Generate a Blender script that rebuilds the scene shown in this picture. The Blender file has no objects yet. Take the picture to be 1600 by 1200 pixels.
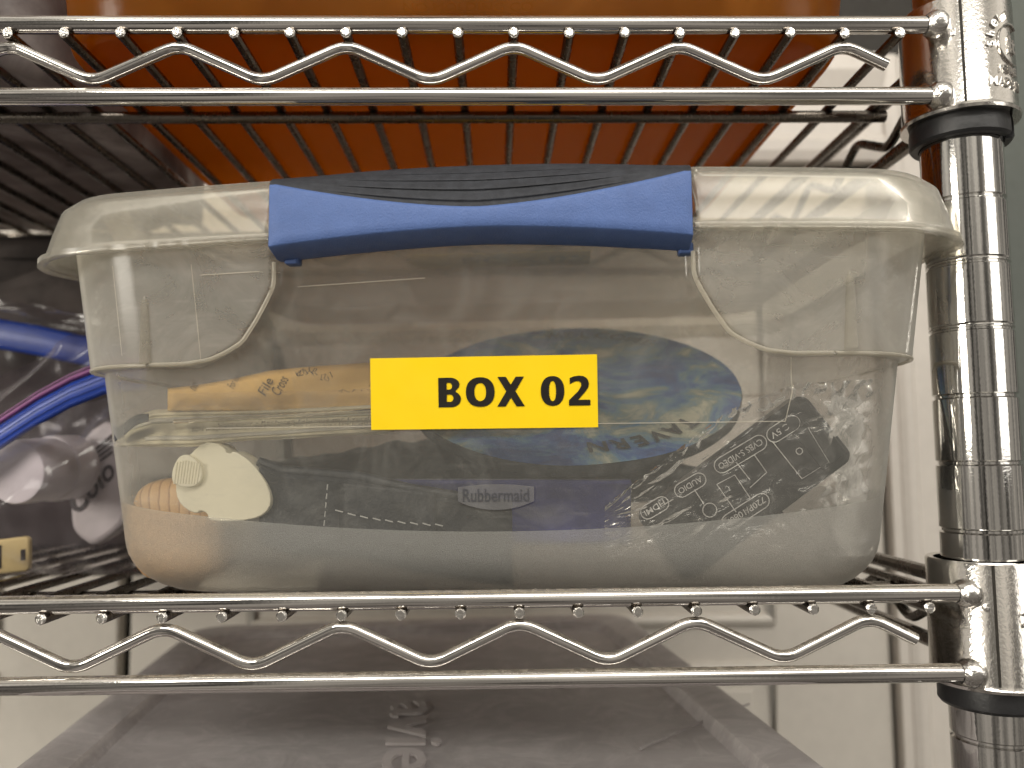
import bpy, bmesh, math, random
from mathutils import Vector, Matrix, noise

random.seed(7)
K = 0.00095                      # one modelling unit = 0.95 mm
R = math.radians
scn = bpy.context.scene
col = scn.collection

# ------------------------------------------------------------------ camera
F_PX = 1294.9
CAM = Vector((-147.39, -284.74, -151.04))
YAW, PITCH, ROLL = R(1.1176), R(4.916), R(-0.5428)
cyw, syw, cpt, spt = math.cos(YAW), math.sin(YAW), math.cos(PITCH), math.sin(PITCH)
FWD = Vector((syw * cpt, cyw * cpt, spt))
_r = Vector((cyw, -syw, 0)); _u = _r.cross(FWD)
RGT = math.cos(ROLL) * _r + math.sin(ROLL) * _u
UPV = -math.sin(ROLL) * _r + math.cos(ROLL) * _u
cam_data = bpy.data.cameras.new("camera")
cam_data.sensor_width = 36.0
cam_data.lens = 36.0 * F_PX / 1600.0
cam_data.clip_start = 0.01
cam_data.clip_end = 50
cam_data.dof.use_dof = True
cam_data.dof.focus_distance = 288 * K
cam_data.dof.aperture_fstop = 9.0
cam = bpy.data.objects.new("camera", cam_data)
col.objects.link(cam)
m = Matrix((RGT, UPV, -FWD)).transposed().to_4x4()
m.translation = CAM * K
cam.matrix_world = m
scn.camera = cam

# ------------------------------------------------------------------ light
world = bpy.data.worlds.new("World")
scn.world = world
world.use_nodes = True
wn = world.node_tree
wn.nodes.clear()
wo = wn.nodes.new("ShaderNodeOutputWorld")
wb = wn.nodes.new("ShaderNodeBackground")
wb.inputs[1].default_value = 0.50
tc = wn.nodes.new("ShaderNodeTexCoord")
sep = wn.nodes.new("ShaderNodeSeparateXYZ")
wn.links.new(tc.outputs["Generated"], sep.inputs[0])
mr = wn.nodes.new("ShaderNodeMapRange")
mr.inputs[1].default_value = -1.0
mr.inputs[2].default_value = 1.0
wn.links.new(sep.outputs[2], mr.inputs[0])
rmp = wn.nodes.new("ShaderNodeValToRGB")          # floor, furniture and walls, ceiling of the room in front
rmp.color_ramp.elements[0].position = 0.15
rmp.color_ramp.elements[0].color = (0.17, 0.15, 0.13, 1)
rmp.color_ramp.elements[1].position = 0.95
rmp.color_ramp.elements[1].color = (0.80, 0.74, 0.64, 1)
e = rmp.color_ramp.elements.new(0.55); e.color = (0.30, 0.275, 0.24, 1)
wn.links.new(mr.outputs[0], rmp.inputs[0])
wmap = wn.nodes.new("ShaderNodeMapping")
wmap.inputs[3].default_value = (2.6, 2.6, 0.7)
wn.links.new(tc.outputs["Generated"], wmap.inputs[0])
wnz = wn.nodes.new("ShaderNodeTexNoise")              # furniture, doorways and walls of the room as uneven tone
wnz.inputs["Scale"].default_value = 1.6; wnz.inputs["Detail"].default_value = 3.0
wn.links.new(wmap.outputs[0], wnz.inputs["Vector"])
wmr = wn.nodes.new("ShaderNodeMapRange")
wmr.inputs[1].default_value = 0.36; wmr.inputs[2].default_value = 0.64; wmr.inputs[3].default_value = 0.12; wmr.inputs[4].default_value = 1.9
wn.links.new(wnz.outputs[0], wmr.inputs[0])
wmul = wn.nodes.new("ShaderNodeVectorMath"); wmul.operation = "SCALE"
wn.links.new(rmp.outputs[0], wmul.inputs[0]); wn.links.new(wmr.outputs[0], wmul.inputs["Scale"])
wn.links.new(wmul.outputs[0], wb.inputs[0])
wn.links.new(wb.outputs[0], wo.inputs[0])


def area_lamp(name, loc, target, size, size_y, power, color):
    ld = bpy.data.lights.new(name, "AREA")
    ld.shape = "RECTANGLE"; ld.size = size; ld.size_y = size_y
    ld.energy = power; ld.color = color
    o = bpy.data.objects.new(name, ld)
    col.objects.link(o)
    o.location = loc
    d = Vector(target) - Vector(loc)
    o.rotation_euler = d.to_track_quat("-Z", "Y").to_euler()
    return o


area_lamp("ceiling_lamp", (-0.05, -1.15, 1.10), (-0.14, 0.0, -0.12), 1.9, 0.40, 17, (1.0, 0.955, 0.875))
area_lamp("post_stripe_lamp", (1.05, -1.0, 0.30), (0.0, 0.0, -0.02), 0.75, 0.95, 2.9, (1.0, 0.955, 0.88))  # unseen lamp added to put the bright stripe on the post
area_lamp("fill_lamp", (-1.75, -1.35, 0.25), (-0.16, 0.1, -0.2), 0.6, 0.7, 16, (1.0, 0.94, 0.83))  # unseen fill added to lift the left door and the lower area

vs = scn.view_settings
vs.view_transform = "Standard"; vs.look = "None"; vs.exposure = 0.80; vs.gamma = 1.0
vs.use_curve_mapping = False
scn.render.engine = "CYCLES"
cy = scn.cycles
cy.use_denoising = True
cy.max_bounces = 9; cy.transparent_max_bounces = 32; cy.transmission_bounces = 6
cy.diffuse_bounces = 3; cy.glossy_bounces = 4
cy.use_adaptive_sampling = True; cy.adaptive_threshold = 0.03
cy.sample_clamp_indirect = 6.0
cy.caustics_reflective = False


# ------------------------------------------------------------------ node materials
class NM:
    def __init__(s, name):
        s.m = bpy.data.materials.new(name); s.m.use_nodes = True
        s.t = s.m.node_tree; s.t.nodes.clear()
        s.out = s.t.nodes.new("ShaderNodeOutputMaterial")

    def n(s, typ, inp=None, **kw):
        x = s.t.nodes.new("ShaderNode" + typ)
        for k, v in kw.items():
            setattr(x, k, v)
        for k, v in (inp or {}).items():
            s.set(x.inputs[k], v)
        return x

    def set(s, sock, v):
        if isinstance(v, bpy.types.NodeSocket):
            s.t.links.new(v, sock)
        elif isinstance(v, (tuple, list)):
            sock.default_value = (*v, 1.0) if len(v) == 3 and sock.type == "RGBA" else v
        else:
            sock.default_value = v

    def math(s, op, a, b=0.0, c=0.0, clamp=False):
        x = s.n("Math", {0: a, 1: b, 2: c}, operation=op); x.use_clamp = clamp
        return x.outputs[0]

    def noise(s, scale, detail=4, rough=0.55, co="Object", stretch=None, dist=0.0):
        t = s.n("TexCoord").outputs[co]
        if stretch:
            t = s.n("Mapping", {0: t, 3: stretch}).outputs[0]
        return s.n("TexNoise", {"Vector": t, "Scale": scale, "Detail": detail, "Roughness": rough, "Distortion": dist}).outputs[0]

    def ramp(s, fac, stops):
        x = s.n("ValToRGB", {0: fac}); cr = x.color_ramp
        cr.elements[0].position, cr.elements[1].position = stops[0][0], stops[-1][0]
        cr.elements[0].color = (*stops[0][1], 1); cr.elements[1].color = (*stops[-1][1], 1)
        for p, c in stops[1:-1]:
            e = cr.elements.new(p); e.color = (*c, 1)
        return x.outputs[0]

    def mix(s, fac, a, b):
        return s.n("MixShader", {0: fac, 1: a, 2: b}).outputs[0]

    def bump(s, h, strength=0.3, dist=0.001):
        return s.n("Bump", {"Height": h, "Strength": strength, "Distance": dist}).outputs[0]

    def done(s, sh):
        s.t.links.new(sh, s.out.inputs[0]); return s.m


def principled(name, c, rough=0.5, metal=0.0, var=0.12, scale=120, bump=0.0, bscale=600, spec=0.5, coat=0.0, stretch=None, sheen=0.0):
    n = NM(name)
    f = n.noise(scale, 5, stretch=stretch)
    d = tuple(max(0, x * (1 - var)) for x in c); l = tuple(min(1, x * (1 + var)) for x in c)
    colr = n.ramp(f, [(0.3, d), (0.7, l)])
    inp = {"Base Color": colr, "Metallic": metal, "Specular IOR Level": spec, "Coat Weight": coat, "Sheen Weight": sheen,
           "Roughness": n.math("MULTIPLY_ADD", n.noise(scale * 2.3, 4, stretch=stretch), rough * 0.6, rough * 0.7)}
    if bump:
        inp["Normal"] = n.bump(n.noise(bscale, 4), bump, 0.0006)
    return n.done(n.n("BsdfPrincipled", inp).outputs[0])


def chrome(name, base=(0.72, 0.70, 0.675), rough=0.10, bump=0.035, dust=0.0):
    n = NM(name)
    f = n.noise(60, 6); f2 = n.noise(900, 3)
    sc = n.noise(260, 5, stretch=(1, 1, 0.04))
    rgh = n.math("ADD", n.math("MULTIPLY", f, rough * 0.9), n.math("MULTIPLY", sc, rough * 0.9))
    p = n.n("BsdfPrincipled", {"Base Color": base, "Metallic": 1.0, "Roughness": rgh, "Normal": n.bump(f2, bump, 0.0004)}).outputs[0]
    if dust:
        geo = n.n("NewGeometry")
        up = n.n("SeparateXYZ", {0: geo.outputs["Normal"]}).outputs[2]
        k = n.math("MULTIPLY", n.math("SUBTRACT", up, 0.45), 1.6, clamp=True)
        k = n.math("MULTIPLY", n.math("MULTIPLY", k, n.math("MULTIPLY_ADD", n.noise(420, 6, 0.7), 2.2, -0.55, clamp=True)), dust, clamp=True)
        p = n.mix(k, p, n.n("BsdfDiffuse", {0: (0.33, 0.29, 0.235)}).outputs[0])
    return n.done(p)


def hazy(name, tint=(0.95, 0.93, 0.88), body=(0.62, 0.57, 0.47), base=0.12, edge=0.6, power=2.5, gloss=0.5, grough=0.18,
         scuff=0.12, bump=0.05, frost=None, matte=0.0):
    """thin milky polypropylene: mostly see-through face on, milky at grazing angles, faint scuffs"""
    n = NM(name)
    lw = n.n("LayerWeight", {0: 0.5}).outputs[1]
    sc = n.ramp(n.noise(38, 4, 0.68, dist=1.5), [(0.45, (0, 0, 0)), (0.75, (1, 1, 1))])
    sc2 = n.ramp(n.noise(420, 1, 0.6, stretch=(0.15, 1, 1)), [(0.62, (0, 0, 0)), (0.8, (1, 1, 1))])
    op = n.math("MULTIPLY_ADD", n.math("POWER", lw, power), edge, base)
    op = n.math("ADD", op, n.math("MULTIPLY", sc, scuff))
    if matte:
        op = n.math("MULTIPLY_ADD", n.n("Attribute", attribute_name="matte").outputs["Fac"], matte, op)
    op = n.math("ADD", op, n.math("MULTIPLY", sc2, scuff * 0.5), clamp=True)
    nrm = n.bump(n.noise(70, 2), bump, 0.002) if bump else n.n("NewGeometry").outputs["Normal"]
    dif = n.n("BsdfDiffuse", {0: body, 2: nrm}).outputs[0]
    trl = n.n("BsdfTranslucent", {0: body, 1: nrm}).outputs[0]
    milk = n.mix(0.45, dif, trl)
    clear = n.n("BsdfTransparent", {0: tint}).outputs[0]
    sh = n.mix(op, clear, milk)
    fr = n.n("Fresnel", {0: 1.45, 1: nrm}).outputs[0]
    gl = n.n("BsdfGlossy", {0: (1, 1, 1), 1: grough, "Normal": nrm}).outputs[0]
    sh = n.mix(n.math("MULTIPLY", fr, gloss), sh, gl)
    if frost:
        zc, curv = frost
        o = n.n("SeparateXYZ", {0: n.n("TexCoord").outputs["Object"]})
        lim = n.math("MULTIPLY_ADD", n.math("MULTIPLY", o.outputs[0], o.outputs[0]), curv / K, zc * K)
        below = n.math("LESS_THAN", o.outputs[2], lim)
        grain = n.noise(3500, 1, 0.7)
        fn = n.bump(grain, 0.5, 0.0008)
        rf = n.n("BsdfRefraction", {0: (0.95, 0.93, 0.89), 1: 0.26, 2: 1.14, "Normal": fn}).outputs[0]
        milk2 = n.mix(0.5, n.n("BsdfDiffuse", {0: (0.69, 0.675, 0.625), 2: fn}).outputs[0], n.n("BsdfTranslucent", {0: (0.69, 0.675, 0.625), 1: fn}).outputs[0])
        cl2 = n.mix(0.70, n.n("BsdfTransparent", {0: tint}).outputs[0], rf)
        fsh = n.mix(n.math("MULTIPLY_ADD", grain, 0.30, 0.30), cl2, milk2)
        fsh = n.mix(n.math("MULTIPLY", fr, 0.3), fsh, n.n("BsdfGlossy", {0: (1, 1, 1), 1: 0.45, "Normal": fn}).outputs[0])
        sh = n.mix(below, sh, fsh)
    return n.done(sh)


def film(name, tint=(0.93, 0.92, 0.93), body=(0.5, 0.47, 0.48), haze=0.06, grough=0.08, gloss=1.0, bscale=45, bump=0.5, ior=1.45):
    n = NM(name)
    h = n.noise(bscale, 5, 0.6, dist=1.0)
    nrm = n.bump(h, bump, 0.004)
    lw = n.n("LayerWeight", {0: 0.5}).outputs[1]
    op = n.math("MULTIPLY_ADD", n.math("POWER", lw, 2.0), 0.5, haze, clamp=True)
    sh = n.mix(op, n.n("BsdfTransparent", {0: tint}).outputs[0],
               n.mix(0.5, n.n("BsdfDiffuse", {0: body, 2: nrm}).outputs[0], n.n("BsdfTranslucent", {0: body, 1: nrm}).outputs[0]))
    fr = n.n("Fresnel", {0: ior, 1: nrm}).outputs[0]
    sh = n.mix(n.math("MULTIPLY", fr, gloss, clamp=True), sh, n.n("BsdfGlossy", {0: (1, 1, 1), 1: grough, "Normal": nrm}).outputs[0])
    return n.done(sh)


M = {}
M["chrome"] = chrome("chrome_wire_shaded", base=(0.17, 0.15, 0.13), dust=0.0, rough=0.30)  # shade around the deck wires is put into this dark base colour
M["chrome_dusty"] = chrome("chrome_wire_dusty", dust=0.9, rough=0.085)
M["chrome_post"] = chrome("chrome_post", base=(0.64, 0.63, 0.61), rough=0.07, bump=0.05)
M["chrome_cast"] = chrome("chrome_collar", base=(0.68, 0.655, 0.62), rough=0.16, bump=0.18)
M["weld"] = chrome("weld_metal", base=(0.70, 0.68, 0.65), rough=0.2, bump=0.7)
M["black"] = principled("black_plastic", (0.012, 0.012, 0.013), 0.42, bump=0.15)
M["tub"] = hazy("clear_tub", base=0.145, edge=0.8, power=2.0, scuff=0.12, matte=0.18, bump=0.0, body=(0.66, 0.645, 0.59), tint=(0.96, 0.95, 0.92), frost=(24.6, 0.00056))
M["lid"] = hazy("milky_lid", base=0.15, edge=0.28, power=2.0, scuff=0.10, body=(0.66, 0.64, 0.57), gloss=0.6, grough=0.25, bump=0.05)
M["blue"] = principled("blue_handle", (0.072, 0.122, 0.29), 0.5, var=0.08, bump=0.35, bscale=1700, spec=0.28)
M["grip"] = principled("grey_grip", (0.026, 0.028, 0.034), 0.6, var=0.25, bump=0.3, bscale=1200, scale=300, spec=0.25)
M["yellow"] = principled("yellow_label", (0.76, 0.53, 0.004), 0.36, var=0.03, spec=0.4, bump=0.05, bscale=140, scale=40)
M["ink"] = principled("black_ink", (0.010, 0.008, 0.006), 0.45, var=0.1, spec=0.3)
M["cream"] = principled("cream_plastic", (0.82, 0.77, 0.61), 0.42, var=0.03, bump=0.06)
M["cream2"] = principled("yellowed_plastic", (0.62, 0.50, 0.22), 0.4, var=0.05, bump=0.05)
M["darkslot"] = principled("dark_slot", (0.015, 0.012, 0.008), 0.7)
M["paper"] = principled("cream_paper", (0.84, 0.77, 0.58), 0.7, var=0.05, bump=0.1)
M["white_paper"] = principled("white_paper", (0.72, 0.69, 0.62), 0.7, var=0.05, bump=0.1)
M["pencil"] = principled("pencil_grey", (0.05, 0.035, 0.025), 0.6)
M["print"] = principled("grey_print", (0.09, 0.07, 0.05), 0.6)
M["silver"] = chrome("refill_metal", base=(0.8, 0.74, 0.6), rough=0.12)
M["leather"] = principled("dark_leather", (0.011, 0.014, 0.022), 0.45, var=0.35, bump=0.5, bscale=900, scale=160)
M["stitch"] = principled("pale_stitch", (0.50, 0.50, 0.50), 0.7)
M["indigo"] = principled("indigo_cloth", (0.022, 0.026, 0.14), 0.7, var=0.25, bump=0.5, bscale=1500, sheen=0.2)
M["slate"] = principled("slate_cloth", (0.035, 0.036, 0.042), 0.8, var=0.4, bump=0.5, bscale=700, scale=60)
M["rubber"] = principled("dark_rubber_edge", (0.022, 0.024, 0.026), 0.85, var=0.4, bump=0.8, bscale=1500)
M["device"] = principled("black_device", (0.010, 0.011, 0.013), 0.38, var=0.15, bump=0.1)
M["device_print"] = principled("device_print", (0.75, 0.75, 0.73), 0.6)
M["film"] = film("clear_bag_film", haze=0.015, bscale=40, bump=0.12, gloss=1.1, grough=0.10)
M["bagfilm"] = film("freezer_bag_film", tint=(0.86, 0.83, 0.86), body=(0.36, 0.33, 0.35), haze=0.10, bscale=22, bump=0.12, grough=0.18, gloss=0.4)
M["sleeve_film"] = film("sleeve_film", tint=(0.97, 0.96, 0.93), haze=0.025, bscale=50, bump=0.5, grough=0.12)
M["zip_blue"] = principled("blue_zip", (0.012, 0.045, 0.30), 0.35, var=0.15, scale=80)
M["zip_pink"] = principled("pink_zip", (0.22, 0.075, 0.21), 0.45, var=0.15)
M["bottle"] = principled("white_bottle", (0.82, 0.79, 0.79), 0.35, var=0.05)
M["tube_white"] = principled("white_tube", (0.62, 0.58, 0.58), 0.45, var=0.08)
M["tube_print"] = principled("tube_print", (0.05, 0.042, 0.045), 0.5)
M["darkcloth"] = principled("dark_brown_cloth", (0.055, 0.044, 0.040), 0.85, var=0.7, bump=0.6, bscale=300, scale=25)
def greybag():
    n = NM("grey_plastic_bag")
    c = n.ramp(n.noise(20, 5, 0.6, dist=1.0), [(0.35, (0.16, 0.135, 0.13)), (0.6, (0.42, 0.38, 0.37)), (0.75, (0.62, 0.58, 0.56))])
    nrm = n.bump(n.noise(40, 4), 0.5, 0.003)
    p = n.n("BsdfPrincipled", {"Base Color": c, "Roughness": 0.3, "Normal": nrm}).outputs[0]
    return n.done(n.mix(0.55, p, n.n("BsdfTranslucent", {0: c}).outputs[0]))


M["greybag"] = greybag()
M["wall"] = principled("grey_wall_paint", (0.105, 0.116, 0.104), 0.75, var=0.04, bump=0.15, bscale=500)
M["door"] = principled("white_door_paint", (0.58, 0.545, 0.49), 0.5, var=0.03, bump=0.08, bscale=200)
M["trim"] = principled("white_trim_paint", (0.60, 0.56, 0.51), 0.45, var=0.03, bump=0.05)
M["binlid"] = hazy("grey_bin_plastic", tint=(0.86, 0.84, 0.85), body=(0.74, 0.70, 0.69), base=0.34, edge=0.5, power=2.0, scuff=0.25, gloss=0.45, grough=0.25, bump=0.2)
M["bin_emboss"] = hazy("bin_emboss", tint=(0.9, 0.88, 0.88), body=(0.80, 0.75, 0.74), base=0.42, edge=0.4, scuff=0.05, gloss=0.5)
M["mauve"] = principled("mauve_cloth", (0.40, 0.36, 0.37), 0.8, var=0.85, bump=0.6, bscale=120, scale=22)
M["red"] = principled("red_plastic", (0.42, 0.03, 0.05), 0.5)


def wood():
    n = NM("pale_wood")
    t = n.n("TexCoord").outputs["Object"]
    mp = n.n("Mapping", {0: t, 2: (0.15, 0.1, 0.25)}).outputs[0]
    w = n.n("TexWave", {"Vector": mp, "Scale": 88.0, "Distortion": 3.0, "Detail": 3.0, "Detail Scale": 0.7}, wave_type="BANDS", bands_direction="X", wave_profile="SAW").outputs[1]
    c = n.ramp(w, [(0.0, (0.54, 0.34, 0.16)), (0.72, (0.48, 0.29, 0.13)), (0.92, (0.24, 0.12, 0.05)), (1.0, (0.50, 0.31, 0.14))])
    return n.done(n.n("BsdfPrincipled", {"Base Color": c, "Roughness": 0.5}).outputs[0])


def orange():
    n = NM("orange_plastic")
    lw = n.n("LayerWeight", {0: 0.5}).outputs[1]
    nz = n.noise(16, 6, 0.6, stretch=(1, 0.3, 1), dist=1.2)
    c = n.ramp(nz, [(0.3, (0.18, 0.072, 0.007)), (0.55, (0.27, 0.115, 0.014)), (0.72, (0.42, 0.19, 0.035))])
    nrm = n.bump(n.noise(26, 4), 0.25, 0.004)
    p = n.n("BsdfPrincipled", {"Base Color": c, "Roughness": 0.22, "Normal": nrm}).outputs[0]
    tl = n.n("BsdfTranslucent", {0: (0.62, 0.30, 0.035)}).outputs[0]
    tr = n.n("BsdfTransparent", {0: (1.0, 0.52, 0.10)}).outputs[0]
    return n.done(n.mix(0.16, n.mix(0.66, p, tl), tr))


def mat_print():
    """woven picture mat: soft blue ground with cloudy grey-green and cream patches"""
    n = NM("printed_mat")
    a = n.noise(34, 6, 0.65, dist=0.8); b = n.noise(90, 5, 0.7)
    c1 = n.ramp(a, [(0.36, (0.012, 0.035, 0.20)), (0.45, (0.04, 0.12, 0.36)), (0.51, (0.13, 0.27, 0.38)), (0.56, (0.26, 0.32, 0.27)), (0.64, (0.66, 0.64, 0.46))])
    c2 = n.ramp(b, [(0.4, (0.02, 0.05, 0.16)), (0.6, (0.13, 0.19, 0.24))])
    mx = n.n("MixRGB", {0: 0.25, 1: c1, 2: c2}).outputs[0]
    return n.done(n.n("BsdfPrincipled", {"Base Color": mx, "Roughness": 0.85, "Normal": n.bump(n.noise(1600, 2), 0.5, 0.0006)}).outputs[0])


def manila():
    n = NM("manila_paper")
    c = n.ramp(n.noise(60, 5), [(0.3, (0.74, 0.47, 0.16)), (0.7, (0.82, 0.54, 0.20))])
    return n.done(n.n("BsdfPrincipled", {"Base Color": c, "Roughness": 0.75}).outputs[0])


M["wood"] = wood(); M["orange"] = orange(); M["mat"] = mat_print(); M["manila"] = manila()


# ------------------------------------------------------------------ geometry helpers
def ray(px, py):
    return RGT * ((px - 800) / F_PX) + UPV * ((600 - py) / F_PX) + FWD


def at(px, py, Y):
    d = ray(px, py); return CAM + d * ((Y - CAM.y) / d.y)


def atz(px, py, Z):
    d = ray(px, py); return CAM + d * ((Z - CAM.z) / d.z)


TH = R(5.2)
BO = Vector((-153.1, -6.8, -202.3))          # box origin: front centre of the lid line, on the shelf wires
BX = Vector((math.cos(TH), -math.sin(TH), 0)); BY = Vector((math.sin(TH), math.cos(TH), 0)); BZ = Vector((0, 0, 1))


def bl(x, y, z):                             # box local -> world
    return BO + BX * x + BY * y + BZ * z


def lp(px, py, by):                          # pixel -> world on the plane by = const behind the box front
    d = ray(px, py); return CAM + d * (((BO - CAM).dot(BY) + by) / d.dot(BY))


def obj(name, V, F, mat, parent=None, org=None, smooth=True, solid=0.0, offset=-1, bevel=0.0, sub=0, mats=None, fidx=None, sharp=35):
    """one mesh object; V in modelling units (world, or local when org is None and a parent carries the transform)"""
    me = bpy.data.meshes.new(name)
    o0 = Vector(org) if org is not None else Vector((0, 0, 0))
    me.from_pydata([tuple((Vector(v) - o0) * K) for v in V], [], F)
    me.validate(); 
    bm = bmesh.new(); bm.from_mesh(me); bmesh.ops.recalc_face_normals(bm, faces=bm.faces); bm.to_mesh(me); bm.free()
    for mm in (mats or [mat]):
        me.materials.append(M[mm] if isinstance(mm, str) else mm)
    if fidx:
        for p, i in zip(me.polygons, fidx):
            p.material_index = i
    if smooth:
        me.shade_smooth()
        if sharp:
            me.set_sharp_from_angle(angle=R(sharp))
    o = bpy.data.objects.new(name, me)
    col.objects.link(o)
    if parent is not None:
        o.parent = parent
    elif org is not None:
        o.location = o0 * K
    if solid:
        md = o.modifiers.new("thickness", "SOLIDIFY"); md.thickness = solid * K; md.offset = offset
    if bevel:
        md = o.modifiers.new("soft_edges", "BEVEL"); md.width = bevel * K; md.segments = 3; md.limit_method = "ANGLE"; md.angle_limit = R(40)
    if sub:
        md = o.modifiers.new("smooth", "SUBSURF"); md.levels = sub; md.render_levels = sub
    return o


ORG = {}


def thing(name, label, cat, base, group=None, rz=0.0):
    o = bpy.data.objects.new(name, None)
    col.objects.link(o)
    o.empty_display_size = 0.02
    o.location = Vector(base) * K; o.rotation_euler = (0, 0, rz)
    o["label"] = label; o["category"] = cat
    if group:
        o["group"] = group
    ORG[o.name] = Vector(base)
    return o


def part(t, name, V, F, mat, **kw):          # V in world units, t an unrotated thing
    return obj(name, V, F, mat, parent=t, org=ORG[t.name], **kw)


def subpart(p, t, name, V, F, mat, **kw):
    return obj(name, V, F, mat, parent=p, org=ORG[t.name], **kw)


def tag(o, label, cat, group=None, kind=None):
    if label: o["label"] = label
    if cat: o["category"] = cat
    if group: o["group"] = group
    if kind: o["kind"] = kind
    return o


def tube(path, r, seg=12, caps=True, closed=False, rr=None):
    P = [Vector(p) for p in path]; V = []; F = []
    n = len(P); up = None
    for i, p in enumerate(P):
        t = (P[(i + 1) % n] - P[i - 1]) if closed or 0 < i < n - 1 else (P[1] - P[0] if i == 0 else P[-1] - P[-2])
        t.normalize()
        if up is None:
            up = Vector((0, 0, 1)) if abs(t.z) < 0.9 else Vector((0, 1, 0))
        a = (up - t * up.dot(t)).normalized(); b = t.cross(a); up = a
        q = rr[i] if rr else r
        for k in range(seg):
            an = 2 * math.pi * k / seg
            V.append(p + a * math.cos(an) * q + b * math.sin(an) * q)
    rng = n if closed else n - 1
    for i in range(rng):
        for k in range(seg):
            j = (i + 1) % n
            F.append((i * seg + k, i * seg + (k + 1) % seg, j * seg + (k + 1) % seg, j * seg + k))
    if caps and not closed:
        F.append(tuple(range(seg))[::-1]); F.append(tuple(range((n - 1) * seg, n * seg)))
    return V, F


def lathe(prof, c, seg=48, caps=False):
    """profile [(r, z)] about the vertical axis through c"""
    V = []; F = []
    for r_, z in prof:
        for k in range(seg):
            an = 2 * math.pi * k / seg
            V.append(Vector((c[0] + r_ * math.cos(an), c[1] + r_ * math.sin(an), z)))
    for i in range(len(prof) - 1):
        for k in range(seg):
            F.append((i * seg + k, i * seg + (k + 1) % seg, (i + 1) * seg + (k + 1) % seg, (i + 1) * seg + k))
    if caps:
        F.append(tuple(range(seg))); F.append(tuple(range((len(prof) - 1) * seg, len(prof) * seg)))
    return V, F


def box(c, sx, sy, sz, ax=None):
    ax = ax or (Vector((1, 0, 0)), Vector((0, 1, 0)), Vector((0, 0, 1)))
    c = Vector(c); V = []
    for x in (-1, 1):
        for y in (-1, 1):
            for z in (-1, 1):
                V.append(c + ax[0] * x * sx / 2 + ax[1] * y * sy / 2 + ax[2] * z * sz / 2)
    return V, [(0, 1, 3, 2), (4, 6, 7, 5), (0, 4, 5, 1), (2, 3, 7, 6), (0, 2, 6, 4), (1, 5, 7, 3)]


def join(*vf):
    V = []; F = []
    for v, f in vf:
        o = len(V); V += list(v); F += [tuple(i + o for i in x) for x in f]
    return V, F


def extrude(poly, d):
    """closed polygon (list of Vectors) extruded along vector d"""
    n = len(poly); V = list(poly) + [p + d for p in poly]
    F = [tuple(range(n))[::-1], tuple(range(n, 2 * n))] + [(i, (i + 1) % n, n + (i + 1) % n, n + i) for i in range(n)]
    return V, F


def grid(nu, nv, fn):
    V = [Vector(fn(i / nu, j / nv)) for j in range(nv + 1) for i in range(nu + 1)]
    F = [(j * (nu + 1) + i, j * (nu + 1) + i + 1, (j + 1) * (nu + 1) + i + 1, (j + 1) * (nu + 1) + i) for j in range(nv) for i in range(nu)]
    return V, F


def fillet(pts, r, n=6):
    P = [Vector(p) for p in pts]; out = [P[0]]
    for a, b, c in zip(P, P[1:], P[2:]):
        d1 = (a - b).normalized(); d2 = (c - b).normalized()
        for k in range(n + 1):
            t = k / n
            p0 = b + d1 * r; p2 = b + d2 * r
            out.append(p0 * (1 - t) ** 2 + b * 2 * t * (1 - t) + p2 * t * t)
    out.append(P[-1]); return out


def smooth(a, b, x):
    t = max(0.0, min(1.0, (x - a) / (b - a))); return t * t * (3 - 2 * t)


def lerp_table(tab, x):
    if x <= tab[0][0]: return tab[0][1]
    for (x0, y0), (x1, y1) in zip(tab, tab[1:]):
        if x <= x1:
            return y0 + (y1 - y0) * (x - x0) / (x1 - x0)
    return tab[-1][1]


def text_mesh(s, bold=0.0, extr=0.0, space=1.0):
    """flat text as (V, F) with the bounding box scaled to 0..1 in x and y, plus its aspect"""
    cu = bpy.data.curves.new("t", "FONT")
    cu.body = s; cu.offset = bold; cu.resolution_u = 3; cu.space_character = space; cu.fill_mode = "FRONT"
    to = bpy.data.objects.new("t", cu); col.objects.link(to)
    dg = bpy.context.evaluated_depsgraph_get(); dg.update()
    me = bpy.data.meshes.new_from_object(to.evaluated_get(dg))
    V = [v.co.copy() for v in me.vertices]; F = [tuple(p.vertices) for p in me.polygons]
    bpy.data.objects.remove(to); bpy.data.curves.remove(cu); bpy.data.meshes.remove(me)
    x0 = min(v.x for v in V); x1 = max(v.x for v in V); y0 = min(v.y for v in V); y1 = max(v.y for v in V)
    V = [Vector(((v.x - x0) / (x1 - x0), (v.y - y0) / (y1 - y0), 0)) for v in V]
    return V, F, (x1 - x0) / (y1 - y0)


def text_on(s, o, ux, uy, bold=0.0, space=1.0):
    """text mapped on the parallelogram o + ux*u + uy*v"""
    V, F, _ = text_mesh(s, bold, space=space)
    return [Vector(o) + Vector(ux) * v.x + Vector(uy) * v.y for v in V], F


def nz(p, s=1.0):
    return noise.noise(Vector(p) * s)


# ================================================================== the setting behind the shelf
YD = 420.0
wl = obj("wall", *box((-100, YD + 40, -100), 2200, 20, 1800), "wall", org=(-100, YD + 40, -1000), smooth=False)
tag(wl, "plain grey green painted wall behind the shelf post", "wall", kind="structure")
wl2 = None

x_gapL = at(190, 1000, YD).x; x_gapR = at(1400, 1000, YD).x
z_head0 = at(1300, 256, YD).z; z_head1 = at(1300, 92, YD).z


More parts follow.
